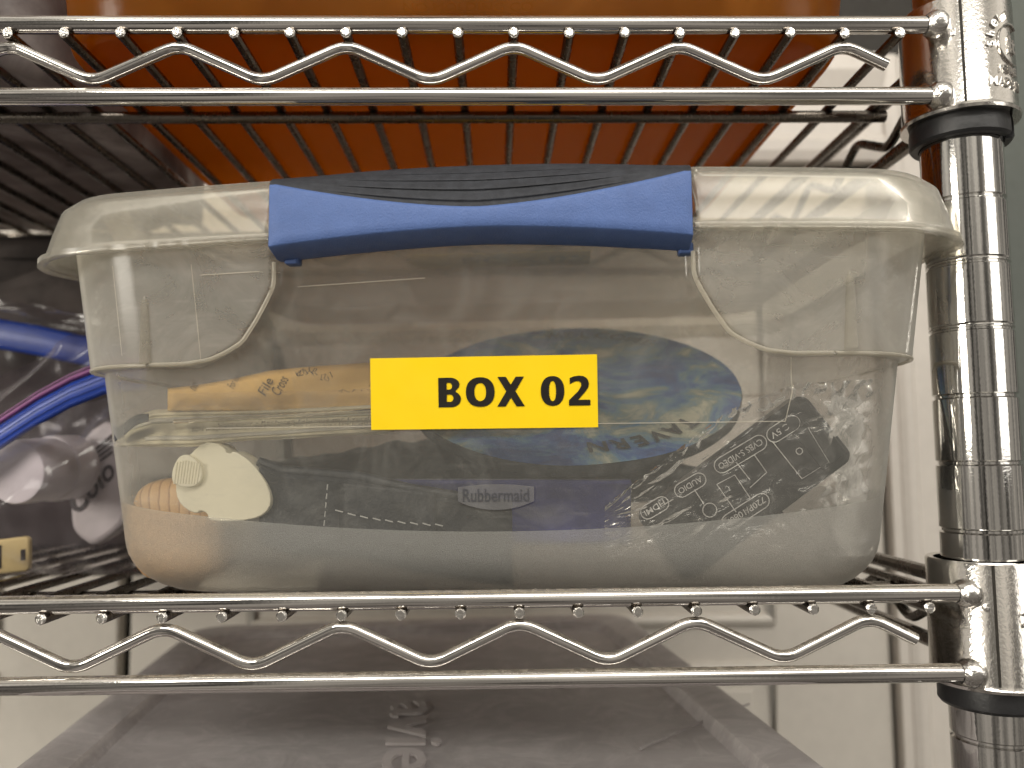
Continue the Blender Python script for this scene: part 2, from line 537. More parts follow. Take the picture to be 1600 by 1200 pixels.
def door(name, label, x0, x1, z1):
    t = thing(name, label, "door", ((x0 + x1) / 2, YD, -1000), group="white panelled closet doors")
    zb = -1000
    part(t, "door_slab", *box(((x0 + x1) / 2, YD + 12, (zb + z1) / 2), x1 - x0, 16, z1 - zb), "door", smooth=False, bevel=2)
    w = x1 - x0
    for (za, zc) in ((-560, -330), (-290, 40)):
        xa, xb = x0 + min(100, w * .2), x1 - min(100, w * .2)
        fr = [(xa, za), (xb, za), (xb, zc), (xa, zc)]
        p = part(t, "raised_panel", *box(((xa + xb) / 2, YD + 3.2, (za + zc) / 2), xb - xa - 34, 5, zc - za - 34), "door", smooth=False, bevel=2.2)
        path = [Vector((x, YD + 4, z)) for x, z in fr]
        subpart(p, t, "panel_moulding", *tube(path, 7, 8, closed=True), "door")
    return t


door("closet_door", "white panelled closet door behind the lidded box and the post", x_gapL + 5, x_gapR - 4, z_head0 - 9)
door("closet_door", "white closet door leaf behind the zip bags", x_gapL - 560, x_gapL - 5, z_head0 - 9)
jb = obj("door_jamb", *box((x_gapR + 6, YD + 14, -200), 12, 40, 2 * (z_head0 + 200)), "trim", org=(x_gapR, YD, -1000), smooth=False)
tag(jb, "narrow white jamb at the edge of the closet door", "door jamb")
# casing: stepped profile extruded up the right side and along the head
cs = thing("door_casing", "white moulded casing framing the closet door", "door casing", (x_gapR + 40, YD, -1000))
prof = [(0, 0), (0, -9), (6, -12), (12, -12), (16, -8), (34, -6), (40, -9), (52, -16), (62, -16), (62, 6), (0, 6)]
pl = [Vector((x_gapR + 8 + a, YD + 2 + b, -1000)) for a, b in prof]
part(cs, "side_casing", *extrude(pl, Vector((0, 0, 1000 + z_head1))), "trim", smooth=False, bevel=1.5)
hs = (z_head1 - z_head0) / 62.0
ph = [Vector((x_gapR + 8, YD + 2.5 + b, z_head0 + a * hs)) for a, b in prof]
part(cs, "head_casing", *extrude(ph, Vector((-1300, 0, 0))), "trim", smooth=False, bevel=1.5)
dk = obj("closet_interior", *box((-350, YD + 27, -300), 1300, 6, 1400), "darkslot", org=(-350, YD + 27, -1000), smooth=False)
tag(dk, None, None, kind="structure")

# ================================================================== wire shelves and post
S = 20.0
HS = 204.2                       # distance between the two shelves
PX, PY, PR = 29.2, 17.0, 14.2    # post axis and radius
NW = 27
XL = -560.0
YB = 290.0


def zigzag(x_start, x_end, zt, zb, step, fixed, axis):
    pts = []
    x = x_start; top = True
    while (x > x_end) if x_end < x_start else (x < x_end):
        p = (x, fixed, zt if top else zb) if axis == "x" else (fixed, x, zt if top else zb)
        pts.append(p); top = not top
        x += step if x_end > x_start else -step
    return pts


def make_shelf(dz, label):
    t = thing("wire_shelf", label, "wire shelf", (PX, PY, dz - 30), group="chrome wire shelves")
    q = lambda V: [Vector(v) + Vector((0, 0, dz)) for v in V]
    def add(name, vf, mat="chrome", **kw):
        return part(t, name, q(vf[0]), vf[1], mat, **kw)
    top_m = "chrome_dusty"
    xe = PX - 15.5
    add("front_rail", tube([(XL, 3.5, 4.2), (xe, 3.5, 4.4)], 3.15, 16), top_m)
    add("front_rail", tube([(XL, 3.5, -22.4), (xe, 3.5, -22.4)], 3.15, 16), top_m)
    zz = [(-4.3, 3.2, -11.0)] + zigzag(-20, XL, -3.3, -17.2, 30, 3.2, "x")
    add("truss_wire", tube(fillet(zz, 5.5), 2.15, 12), top_m)
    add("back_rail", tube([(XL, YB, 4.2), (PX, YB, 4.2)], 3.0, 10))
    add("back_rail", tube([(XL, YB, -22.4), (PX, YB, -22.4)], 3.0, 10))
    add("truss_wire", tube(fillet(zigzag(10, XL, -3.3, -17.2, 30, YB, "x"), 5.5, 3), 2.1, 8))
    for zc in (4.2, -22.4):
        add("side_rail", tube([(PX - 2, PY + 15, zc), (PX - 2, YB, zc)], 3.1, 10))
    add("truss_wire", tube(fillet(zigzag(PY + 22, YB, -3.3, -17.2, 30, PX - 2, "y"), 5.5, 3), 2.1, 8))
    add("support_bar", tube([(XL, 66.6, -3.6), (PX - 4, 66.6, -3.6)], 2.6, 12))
    # deck wires: one shared mesh with a sheared, slightly pinched front end
    pr = [(0.0, 1.5), (0.25, 1.8), (0.7, 1.95), (2.2, 1.95), (YB + 3, 1.95)]
    V, F = tube([(0, a, 0) for a, _ in pr], 1.95, 10, rr=[b for _, b in pr])
    V = [Vector((v.x * (0.8 if v.y < 0.5 else 1), v.y, v.z)) for v in V]
    w0 = None
    for j in range(-1, NW):
        if w0 is None:
            w0 = obj("wire", V, F, None, parent=t, mats=["chrome", "weld"], fidx=[1 if min(V[i].y for i in f) < 0.5 else 0 for f in F])  # shaded length in dark chrome, lit front end in bright metal
            o = w0
        else:
            o = bpy.data.objects.new("wire", w0.data); col.objects.link(o); o.parent = t
        o.location = (Vector((-j * S, 0.0 + random.uniform(-.4, .4), dz)) - ORG[t.name]) * K
    # collar
    c = (PX, PY)
    prof = [(16.6, 14.5), (18.9, 14.8), (19.4, 14.0), (19.7, -26.0), (20.6, -27.5), (20.3, -28.6), (17.0, -28.4)]
    cv, cf = lathe([(a, b + dz) for a, b in prof], c, 64)
    collar = part(t, "corner_collar", cv, cf, "chrome_cast", sharp=40)
    # seam of the rolled collar
    an = math.atan2(3.5 - PY, -14.0) 
    sx, sy = PX + math.cos(R(247)) * 19.75, PY + math.sin(R(247)) * 19.75
    subpart(collar, t, "seam", *box((sx, sy, dz - 6), 0.7, 0.7, 40.5), "darkslot", smooth=False)
    for zc in (4.4, -22.4):
        rad = [(3.4, 0), (4.6, 1.5), (5.0, 3.5), (4.4, 5.8), (2.6, 7.4), (0.3, 8.0)]
        V = []; F = []
        for i, (rr_, dx) in enumerate(rad):
            for k in range(16):
                a = 2 * math.pi * k / 16
                g = 1 + 0.13 * nz((math.cos(a) * 2, math.sin(a) * 2 + zc + dz, dx))
                V.append(Vector((xe - 3.0 + dx, 3.5 - 0.2 * dx + rr_ * g * math.cos(a), zc + dz + rr_ * g * math.sin(a))))
        for i in range(len(rad) - 1):
            for k in range(16):
                F.append((i * 16 + k, i * 16 + (k + 1) % 16, (i + 1) * 16 + (k + 1) % 16, (i + 1) * 16 + k))
        subpart(collar, t, "weld_bead", V, F, "weld", sharp=0)
    # raised lettering wrapped on the collar
    RC = 19.65

    def wrap(s, z, h):               # arc length -> cylinder, s = 0 faces the camera side
        a = R(-90) + s / RC
        return Vector((PX + (RC + h) * math.cos(a), PY + (RC + h) * math.sin(a), z + dz))

    V = []; F = []

    def letters(txt, place, hgt, wid_per=0.62):
        nonlocal V, F
        tv, tf, asp = text_mesh(txt, 0.02)
        for lift in (0.35,):
            o_ = len(V)
            V += [wrap(*place(v.x * hgt * asp, v.y * hgt), lift) for v in tv]
            n0 = len(tv)
            V += [wrap(*place(v.x * hgt * asp, v.y * hgt), -0.4) for v in tv]
            F += [tuple(i + o_ for i in f) for f in tf]
            ed = {}
            for f in tf:
                for a_, b_ in zip(f, f[1:] + f[:1]):
                    ed[(a_, b_)] = ed.get((a_, b_), 0) + 1
            for (a_, b_) in list(ed):
                if (b_, a_) not in ed:
                    F.append((o_ + a_, o_ + n0 + a_, o_ + n0 + b_, o_ + b_))

    cs0, cz0 = 12.3, -4.3                                   # centre of the round emblem
    for i, ch in enumerate("Shelf"):
        a = R(186 - i * 20)
        ca, sa = math.cos(a), math.sin(a)
        rot = a - math.pi / 2
        def place(x, y, ca=ca, sa=sa, rot=rot):
            x -= 1.0
            X = cs0 + 9.4 * ca + x * math.cos(rot) - y * math.sin(rot)
            Z = cz0 + 9.4 * sa + x * math.sin(rot) + y * math.cos(rot)
            return (X, Z)
        letters(ch, place, 3.0)
    letters("lt", lambda x, y: (cs0 - 2.2 + x, cz0 - 3.4 + y), 6.5)
    letters("PRIME", lambda x, y: (cs0 - 7.9 + x, cz0 - 11.5 + y), 2.8)
    letters("MADE IN", lambda x, y: (cs0 - 12.0 + x, cz0 - 16.6 + y), 3.2)
    subpart(collar, t, "raised_lettering", V, F, "chrome_cast", smooth=False)
    ring = [wrap(cs0 + 7.6 * math.cos(R(a)), cz0 + 7.6 * math.sin(R(a)), 0.1) for a in range(60, 300, 12)]
    subpart(collar, t, "emblem_ring", *tube(ring, 0.35, 6), "chrome_cast")
    return t


make_shelf(0.0, "upper chrome wire shelf holding the orange bin")
make_shelf(-HS, "lower chrome wire shelf under the lidded box")

pt = thing("shelf_post", "round grooved chrome post holding both wire shelves", "shelf post", (PX, PY, -1000))
prof = []
gz = [-59.0 - i * 24.1 for i in range(-5, 16)]
prof.append((PR, 220))
for g in sorted(gz, reverse=True):
    prof += [(PR, g + 1.0), (PR - 0.8, g + 0.4), (PR - 0.8, g - 0.4), (PR, g - 1.0)]
    if abs(g + 59.0 + 24.1) < .1 or abs(g + 59 + 48.2) < .1:
        prof[-4:] = [(PR, g + 2.2), (PR - 0.35, g + 1.7), (PR, g + 1.2), (PR, g + 0.7), (PR - 0.55, g + 0.3), (PR - 0.55, g - 0.35), (PR, g - 0.75)]
prof.append((PR, -1000))
part(pt, "pole", *lathe(prof, (PX, PY), 72), "chrome_post", sharp=25)
for zc, lb in ((0.0, "black plastic split sleeve under the upper shelf collar"), (-HS, "black plastic split sleeve under the lower shelf collar")):
    o_ = (PX, PY, zc - 38)
    V = []; F = []
    pf = [(PR + .3, -26), (PR + 2.6, -26), (PR + 3.4, -31.0), (PR + 3.4, -35.5), (PR + 2.6, -36.6), (PR + .3, -36.6)]
    seg = 60; gap = 2
    for k in range(seg - gap + 1):
        a = R(-38) + 2 * math.pi * k / seg
        for rr_, z in pf:
            V.append(Vector((PX + rr_ * math.cos(a), PY + rr_ * math.sin(a), z + zc)))
    n = len(pf)
    for k in range(seg - gap):
        for i in range(n):
            F.append((k * n + i, k * n + (i + 1) % n, (k + 1) * n + (i + 1) % n, (k + 1) * n + i))
    F.append(tuple(range(n))); F.append(tuple(range((seg - gap) * n, (seg - gap + 1) * n)))
    so = obj("split_sleeve", V, F, "black", org=o_)
    tag(so, lb, "sleeve", group="black post sleeves")

# ================================================================== the lidded storage box
sb = thing("storage_box", "clear lidded plastic storage box with blue latch handle and yellow label", "storage box", BO, rz=-TH)
YBACK = 232.0


def rrect(w, yf, yb, r, nf=232, nc=9, ns=18, nb=26, taper=0.0, pinch=0.0):
    """rounded rectangle in plan, from front left round to the right; returns (x, y, is_front)"""
    P = []
    x0 = w - r
    for i in range(nf + 1):
        P.append((-x0 + 2 * x0 * i / nf, yf, True))
    for i in range(1, nc):
        a = -math.pi / 2 + math.pi / 2 * i / nc
        P.append((x0 + r * math.cos(a), yf + r + r * math.sin(a), False))
    for i in range(ns + 1):
        P.append((w, yf + r + (yb - yf - 2 * r) * i / ns, False))
    for i in range(1, nc):
        a = math.pi / 2 * i / nc
        P.append((x0 + r * math.cos(a), yb - r + r * math.sin(a), False))
    for i in range(nb + 1):
        P.append((x0 - 2 * x0 * i / nb, yb, False))
    for i in range(1, nc):
        a = math.pi / 2 + math.pi / 2 * i / nc
        P.append((-x0 + r * math.cos(a), yb - r + r * math.sin(a), False))
    for i in range(ns + 1):
        P.append((-w, yb - r - (yb - yf - 2 * r) * i / ns, False))
    for i in range(1, nc):
        a = math.pi + math.pi / 2 * i / nc
        P.append((-x0 + r * math.cos(a), yf + r + r * math.sin(a), False))
    if taper:
        P = [((x * (1 - taper * max(0, y - yf - 36) / 200 - pinch * smooth(18, 46, y - yf))), y, f) for x, y, f in P]
    return P


XBT = [(83.5, 104), (86, 97), (88.5, 91), (92, 85), (100, 79.5), (108, 75), (112, 73.2), (130, 72.8)]


def wall_y(z):                    # front wall plane of the tub without the shoulders
    return 14.5 - (z - 60) * 0.085


def mask(x, z, front):
    if not front:
        return smooth(83.5, 85.1, z)
    d = min((z - 84.3) / 0.75, (abs(x) - lerp_table(XBT, z)) * 0.72 / 1.9)
    return smooth(-1, 1, d)


V = []; F = []; rows = []
RB = 19.0
for i in range(9):
    a = math.pi / 2 * i / 8
    rows.append((RB * (1 - math.sin(a)), RB * (1 - math.cos(a))))     # (inset, z)
z = RB
while z < 80:
    z += 2.5; rows.append((0, min(z, 80)))
while z < 122:
    z += 0.5 if z < 87 else 0.9; rows.append((0, z))
rows.append((0, 129))
npt = None
for ins, z in rows:
    w = 144.5 + (z - 25) * 0.115
    P = rrect(w - ins, wall_y(z) + ins, YBACK - 14 - ins + (z - 60) * 0.08, 30 - ins * 0.3, taper=0.06)
    npt = len(P)
    cx_, cy_ = 0, 115
    for x, y, f in P:
        k = mask(x, z, f) * 4.6
        dx = 0 if f else (1 if x > 0 else -1) * smooth(0, 1, (abs(x) - (w - ins) + 30) / 30) if not f else 0
        if f:
            V.append(Vector((x, y - k, z)))
        else:
            nx = math.copysign(smooth(w - ins - 30, w - ins, abs(x)), x)
            ny = -smooth(wall_y(z) + 30, wall_y(z), y) + smooth(YBACK - 45, YBACK - 15, y)
            l = math.hypot(nx, ny) or 1
            V.append(Vector((x + k * nx / l, y + k * ny / l, z)))
for r_ in range(len(rows) - 1):
    for i in range(npt):
        j = (i + 1) % npt
        F.append((r_ * npt + i, r_ * npt + j, (r_ + 1) * npt + j, (r_ + 1) * npt + i))
F.append(tuple(range(npt))[::-1])
tub = obj("tub", V, F, "tub", parent=sb, sharp=0)
at_ = tub.data.attributes.new("matte", "FLOAT", "POINT")
for i_, v_ in enumerate(tub.data.vertices):
    c_ = v_.co / K
    at_.data[i_].value = mask(c_.x, c_.z, c_.y < 20)

for x, z0, z1 in ((-120.5, 85, 109), (125, 86, 112)):
    V = []; pf = [(-2.3, 0), (-1.6, -1.5), (0, -2.2), (1.6, -1.5), (2.3, 0)]
    n = 10
    for i in range(n + 1):
        t_ = i / n; z = z0 + (z1 - z0) * t_; s_ = 1 - 0.45 * t_ - (0.4 if i == n else 0)
        for a, b in pf:
            V.append(Vector((x + a * s_, wall_y(z) - 4.6 + b * s_, z)))
    F = [(i * 5 + k, i * 5 + k + 1, (i + 1) * 5 + k + 1, (i + 1) * 5 + k) for i in range(n) for k in range(4)]
    obj("rib", V, F, "lid", parent=sb)

bead_mat = hazy("bead_plastic", base=0.34, edge=0.4, scuff=0.1, bump=0.0, body=(0.80, 0.75, 0.64))
for sgn in (-1, 1):
    pts = [(sgn * xb_, wall_y(z_) - 4.7, z_) for z_, xb_ in XBT[::-1][1:]]
    pts = [(sgn * 73.0, wall_y(120) - 4.7, 120)] + pts
    pts[-1] = (sgn * 106, wall_y(84.6) - 4.7, 84.7)
    pts.append((sgn * 118, wall_y(84.6) - 4.7, 84.6))
    wb_ = 144.5 + (84.6 - 25) * 0.115
    for k in range(10):
        a_ = R(-90 + 10 * k)
        pts.append((sgn * (wb_ - 30 + 34.4 * math.cos(a_)), wall_y(84.6) + 30 + 34.4 * math.sin(a_), 84.5))
    pts.append((sgn * (wb_ + 4.0), 90, 84.5))
    obj("ledge_bead", *tube(fillet(pts, 2.2, 3), 0.75, 8), bead_mat, parent=sb, sharp=0)

# lid
LW = 167.0


def zbow(x, w):
    return 1 - (x / 165.0) ** 2


sec = [  # (half width, front y, z, bow, radius)
    (138, 24, 133.5, 0.0, 18), (146, 17, 134.0, 0.0, 22), (149.5, 13.5, 142.0, 3.0, 24), (151.5, 11.5, 145.0, 6.0, 25), (155.0, 8.5, 145.7, 6.0, 26),
    (160.6, 5.8, 145.0, 6.0, 27), (164.0, 3.8, 142.0, 5.8, 27), (166.2, 2.2, 133.5, 5.3, 27), (167.4, 1.0, 127.0, 4.6, 27), (168.0, 0.4, 125.4, 4.5, 27),
    (169.8, -1.0, 124.6, 4.5, 28), (169.9, -1.0, 122.6, 4.5, 28), (167.4, 1.0, 122.3, 4.5, 27)]
V = []; F = []; fr = []
for w, yf, z, bw, r_ in sec:
    P = rrect(w, yf, YBACK + 8 - yf, r_, nf=170, taper=0.07, pinch=0.024)
    npl = len(P)
    for x, y, f in P:
        edge_r = 0.35 * nz((x * .5, y * .5, 3)) if z < 124.8 else 0
        V.append(Vector((x, y + edge_r, z + bw * (zbow(x, w) if y < 60 else max(0, 1 - (y - 60) / 60.0) * zbow(x, w)) + edge_r)))
        fr.append(f)
HX = 72.0
for r_ in range(len(sec) - 1):
    for i in range(npl):
        j = (i + 1) % npl
        a, b = r_ * npl + i, r_ * npl + j
        if r_ >= 4 and fr[a] and fr[b] and abs((V[a].x + V[b].x) / 2) < HX + 1:
            continue
        F.append((a, b, (r_ + 1) * npl + j, (r_ + 1) * npl + i))
F.append(tuple(range(npl)))
lid = obj("lid", V, F, "lid", parent=sb, solid=1.4, sharp=50)
# second sticker, on the sunken top of the lid
st2 = obj("lid_label", *box((1.5, 74, 135.2), 77, 25, 0.3), "yellow", parent=lid, smooth=False)
tv, tf = text_on("BOX 02", (-16 + 1.5, 67, 134.9), (53, 0, 0), (0, 11, 0), 0.03)

# latch handle
NX = 60
Vb = []; Vg = []
nbs = 0
for i in range(NX + 1):
    s_ = i / NX; x = -HX + 2 * HX * s_ ; u = abs(x) / HX
    zb = 128.6 - 5.0 * u ** 1.7; zt = 135.4 + 10.4 * u ** 1.55; zu = 125.2 - 4.4 * u ** 1.6; zg = 153.4 - 3.2 * u ** 2
    e = 1.0 if 0 < i < NX else 0.0
    yo = -4.6 + (0 if e else 0.8)
    sb_pts = [(9, zu), (5, zu - .1), (-2.8, zb - 0.9), (-4.0, zb - 0.2), (yo, zb + 1.5), (yo, zb + 3), (yo, (zb + zt) / 2), (yo, zt - 1.6), (yo + .3, zt - 0.6), (yo + 1.1, zt), (9, zt)]
    nbs = len(sb_pts)
    Vb += [Vector((x, a, b)) for a, b in sb_pts]
    gp = []
    for k in range(61):
        t_ = k / 60
        y = -3.6 + 13.0 * t_ ** 1.5
        z = zt - 0.5 + (zg - zt + 0.5) * math.sin(t_ * math.pi / 2)
        rib = 0.55 * math.sin(t_ * 2 * math.pi * 6.5) * smooth(0.95, 0.4, u) * smooth(0, .12, t_) * smooth(1, .9, t_)
        gp.append((y + rib, z + rib))
    gp += [(15, zg - 1.2), (16, zt - 1)]
    ng = len(gp)
    Vg += [Vector((x, a, b)) for a, b in gp]


def loft(V, n, rows, closed=True, caps=True):
    F = []
    for i in range(rows - 1):
        for k in range(n if closed else n - 1):
            F.append((i * n + k, i * n + (k + 1) % n, (i + 1) * n + (k + 1) % n, (i + 1) * n + k))
    if caps:
        F.append(tuple(range(n))); F.append(tuple(range((rows - 1) * n, rows * n)))
    return F


handle = obj("latch_handle", Vb, loft(Vb, nbs, NX + 1), "blue", parent=sb, sharp=50, bevel=0.35)
obj("grip", Vg, loft(Vg, ng, NX + 1), "grip", parent=handle, sharp=60)
for x in (-67.5, 71.0):
    obj("latch_tab", *box((x, 9, 121.6), 5, 6, 4), "blue", parent=handle, smooth=False, bevel=0.8)

# front sticker
def fw(x, z, lift=0.35):          # point on the front wall of the tub
    return Vector((x, wall_y(z) - lift, z))


lab_x0, lab_x1, lab_z0, lab_z1 = -40.1, 40.1, 60.7, 86.0
def label_pt(u, v, lift):
    lift += 0.16 * (max(0, u - .88) / .12) ** 2 * (max(0, v - .6) / .4) ** 2 + 0.05 * nz((u * 5, v * 2, 3))
    return fw(lab_x0 + (lab_x1 - lab_x0) * u, lab_z0 + (lab_z1 - lab_z0) * v, lift)


Vl, Fl = grid(40, 14, lambda u, v: label_pt(u, v, 0.55))
Vk, Fk = grid(40, 14, lambda u, v: label_pt(u, v, 0.30))
ring_ = [i for i in range(41)] + [41 * j + 40 for j in range(1, 15)] + [41 * 14 + i for i in range(39, -1, -1)] + [41 * j for j in range(13, 0, -1)]
n_ = len(Vl)
Fl = Fl + [tuple(i + n_ for i in f) for f in Fk] + [(a, b, b + n_, a + n_) for a, b in zip(ring_, ring_[1:] + ring_[:1])]
label = obj("label", Vl + Vk, Fl, "yellow", parent=sb, sharp=30)
lw_ = lab_x1 - lab_x0; lh_ = lab_z1 - lab_z0


def arc(cx, cz, rx, rz, a0, a1, n=18):
    return [(cx + rx * math.cos(R(a0 + (a1 - a0) * i / n)), cz + rz * math.sin(R(a0 + (a1 - a0) * i / n))) for i in range(n + 1)]


def oval(rx, rz, p=2.25, n=56):
    f = lambda v: math.copysign(abs(v) ** (2 / p), v)
    return [(.5 + rx * f(math.cos(2 * math.pi * i / n)), .5 + rz * f(math.sin(2 * math.pi * i / n))) for i in range(n)]


GLYPH = {
    "B": [[(0, 0), (.55, 0)] + arc(.55, .275, .45, .275, -90, 62) + arc(.52, .765, .42, .235, -50, 90) + [(0, 1)],
          [(.37, .185), (.52, .185)] + arc(.52, .305, .15, .125, -90, 90, 10) + [(.37, .43)],
          [(.37, .60), (.49, .60)] + arc(.49, .715, .125, .115, -90, 90, 10) + [(.37, .83)]],
    "O": [oval(.5, .5), oval(.205, .305)],
    "X": [[(0, 0), (.30, 0), (.5, .30), (.70, 0), (1, 0), (.665, .51), (.98, 1), (.68, 1), (.5, .73), (.32, 1), (.02, 1), (.335, .51)]],
    "0": [oval(.5, .5), oval(.15, .34)],
    "2": [[(1, 0), (1, .19), (.43, .19), (.68, .385), (.82, .50), (.92, .62), (.945, .72), (.91, .84), (.82, .93), (.68, .985), (.48, 1), (.26, .98), (.05, .925), (.05, .72),
           (.26, .80), (.40, .82), (.52, .795), (.585, .745), (.585, .67), (.53, .58), (.42, .465), (0, .18), (0, 0)]],
}


def glyph_mesh(ch):
    cu = bpy.data.curves.new("g", "CURVE"); cu.dimensions = "2D"; cu.fill_mode = "BOTH"
    for lp_ in GLYPH[ch]:
        sp = cu.splines.new("POLY"); sp.points.add(len(lp_) - 1); sp.use_cyclic_u = True
        for q_, (a, b) in zip(sp.points, lp_):
            q_.co = (a, b, 0, 1)
    go = bpy.data.objects.new("g", cu); col.objects.link(go)
    dg = bpy.context.evaluated_depsgraph_get(); dg.update()
    me = bpy.data.meshes.new_from_object(go.evaluated_get(dg))
    V = [v.co.copy() for v in me.vertices]; F = [tuple(p.vertices) for p in me.polygons]
    bpy.data.objects.remove(go); bpy.data.curves.remove(cu); bpy.data.meshes.remove(me)
    return V, F


for ch, xa, xb in (("B", 688, 723), ("O", 731, 775.5), ("X", 779.5, 822), ("0", 847, 883), ("2", 890, 922.5)):
    tv, tf = glyph_mesh(ch)
    tx0 = lab_x0 + lw_ * (xa - 581) / 353; tx1 = lab_x0 + lw_ * (xb - 581) / 353
    tz0 = lab_z0 + lh_ * (669 - 635.5) / 111; tz1 = lab_z0 + lh_ * (669 - 590) / 111
    obj("label_letter", [fw(tx0 + (tx1 - tx0) * v.x, tz0 + (tz1 - tz0) * v.y, 0.80) for v in tv], tf, "ink", parent=label, smooth=False)

# moulded maker's plaque
Vp = []
nn = 24
top = [(x, 40.2 + 1.0 * (1 - ((x - 4) / 13.4) ** 2)) for x in [4 - 13.4 + 26.8 * i / nn for i in range(nn + 1)]]
bot = [(x, 35.2 - 3.0 * (1 - ((x - 4) / 13.4) ** 2)) for x in [4 + 13.4 - 26.8 * i / nn for i in range(nn + 1)]]
poly = [fw(x, z, 0.1) for x, z in top + bot]
pv, pf_ = extrude(poly, Vector((0, -0.55, 0)))
M["plaque"] = hazy("plaque_plastic", base=0.30, edge=0.3, scuff=0.1, body=(0.42, 0.42, 0.44))
plq = obj("maker_plaque", pv, pf_, "plaque", parent=sb, smooth=False)
tv, tf, _ = text_mesh("Rubbermaid", 0.012)
M["plaque_text"] = hazy("plaque_text", base=0.55, edge=0.3, scuff=0.05, body=(0.10, 0.105, 0.125))
obj("plaque_lettering", [fw(-7.7 + 23.4 * v.x, 35.0 + 4.7 * v.y, 0.9) for v in tv], tf, "plaque_text", parent=plq, smooth=False)
# edge of an old clear sticker film still on the front
cf_ = []
def strip(a, b, w=0.35):
    d = (Vector((b[0], 0, b[1])) - Vector((a[0], 0, a[1]))).normalized(); p = Vector((-d.z, 0, d.x)) * w / 2
    n_ = max(2, int((Vector(b) - Vector(a)).length / 6)) if len(a) == 2 else 2
    V = []
    for i in range(n_ + 1):
        x = a[0] + (b[0] - a[0]) * i / n_; z = a[1] + (b[1] - a[1]) * i / n_
        yy = wall_y(z) - 0.35 - 4.6 * mask(x, z, True)
        V += [Vector((x + p.x, yy, z + p.z)), Vector((x - p.x, yy, z - p.z))]
    return V, [(2 * i, 2 * i + 1, 2 * i + 3, 2 * i + 2) for i in range(n_)]
M["edge_line"] = hazy("film_edge", base=0.45, edge=0.3, scuff=0.1, body=(0.75, 0.70, 0.60))
flm = join(strip((-100.5, 62.0), (104, 62.0)), strip((104, 62), (106.5, 72)), strip((106.5, 72), (106, 84)), strip((-100, 116), (-72, 117)), strip((-66, 112), (-20, 114)),
           strip((-100, 86), (-103, 120), .3), strip((-129, 88), (-132, 120), .25))
obj("clear_film_edge", *flm, "edge_line", parent=sb, smooth=False)
obj("lid_label_lettering", *text_on("BOX 02", (-15, 68, 134.95), (53, 0, 0), (0, 11, 0), 0.03), "ink", parent=st2, smooth=False)


# ================================================================== what lies inside the box
def single(name, V, F, mat, label, cat, **kw):
    c = Vector((sum(v.x for v in V) / len(V), sum(v.y for v in V) / len(V), min(v.z for v in V)))
    o = obj(name, V, F, mat, org=c, **kw)
    return tag(o, label, cat)


def keep_in(V, gap=2.0):
    out = []
    for v in V:
        d = Vector(v) - BO
        x, y, z = d.dot(BX), d.dot(BY), max(d.z, 2.0)
        ins = RB - math.sqrt(max(0.0, RB * RB - (RB - z) ** 2)) if z < RB else 0.0
        y = max(y, wall_y(z) + ins + gap)
        lim = 144.5 + (z - 25) * 0.115 - ins - gap - 1.5
        if y < wall_y(z) + 30:
            lim -= 0.012 * (wall_y(z) + 30 - y) ** 2
        out.append(bl(max(-lim, min(lim, x)), y, z))
    return out


def base_of(V):
    return Vector((sum(v.x for v in V) / len(V), sum(v.y for v in V) / len(V), min(v.z for v in V)))


def smooth_poly(pts, it=2):
    P = [Vector(p) for p in pts]
    for _ in range(it):
        Q = []
        for a, b in zip(P, P[1:] + P[:1]):
            Q += [a * .75 + b * .25, a * .25 + b * .75]
        P = Q
    return P


# white egg shaped dispenser with a ribbed thumb slide
out = [(300, 706), (318, 691), (338, 692), (352, 701), (353, 707), (360, 709), (364, 704), (385, 716), (405, 737), (420, 762), (424, 786), (414, 803), (393, 812), (352, 815), (325, 812), (324, 802), (312, 797), (308, 803),
       (290, 796), (277, 781), (274, 762), (277, 740), (288, 722)]
W0 = [lp(x, y, 20.5) for x, y in out]
eg = thing("dispenser_case", "cream white egg shaped plastic case with ribbed thumb slide inside the box", "plastic case", base_of(W0))
P = smooth_poly(W0, 1)
part(eg, "case_body", *extrude(P, BY * 11), "cream", bevel=0.8)
tb = [(282, 711), (295, 710), (312, 725), (317, 740), (312, 757), (292, 763), (270, 757), (267, 742), (273, 722)]
Pt = smooth_poly([lp(x, y, 18.6) for x, y in tb], 2)
slide = part(eg, "thumb_slide", *extrude(Pt, BY * 3), "cream", bevel=0.5)
V = []; F = []
for i in range(9):
    x = 274 + i * 4.4
    a = lp(x + 3, 722 - 3 + abs(i - 3) * .8, 18.5); b = lp(x - 2, 756, 18.5)
    vv, ff = tube([a, b], 0.28, 6)
    V, F = join((V, F), (vv, ff))
subpart(slide, eg, "slide_ribs", V, F, "cream")

# wooden block
V, F = [], []
wc = bl(-121.5, 48, 4.5)
nw = 26
def woodpt(u, v):
    a = 2 * math.pi * u; b = math.pi * (v - .5)
    e = 0.45
    f = lambda x: math.copysign(abs(x) ** e, x)
    x = f(math.cos(b)) * f(math.cos(a)) * 20.0; y = f(math.cos(b)) * f(math.sin(a)) * 14; z = f(math.sin(b)) * 19.5
    z += x * 0.12
    return wc + BX * x + BY * y + Vector((0, 0, z + 20.5))
V, F = grid(64, 32, woodpt)
V = keep_in(V, 0.2)
single("wooden_block", V, F, "wood", "pale wooden block with rounded corners at the end of the box", "wooden block", sharp=0)

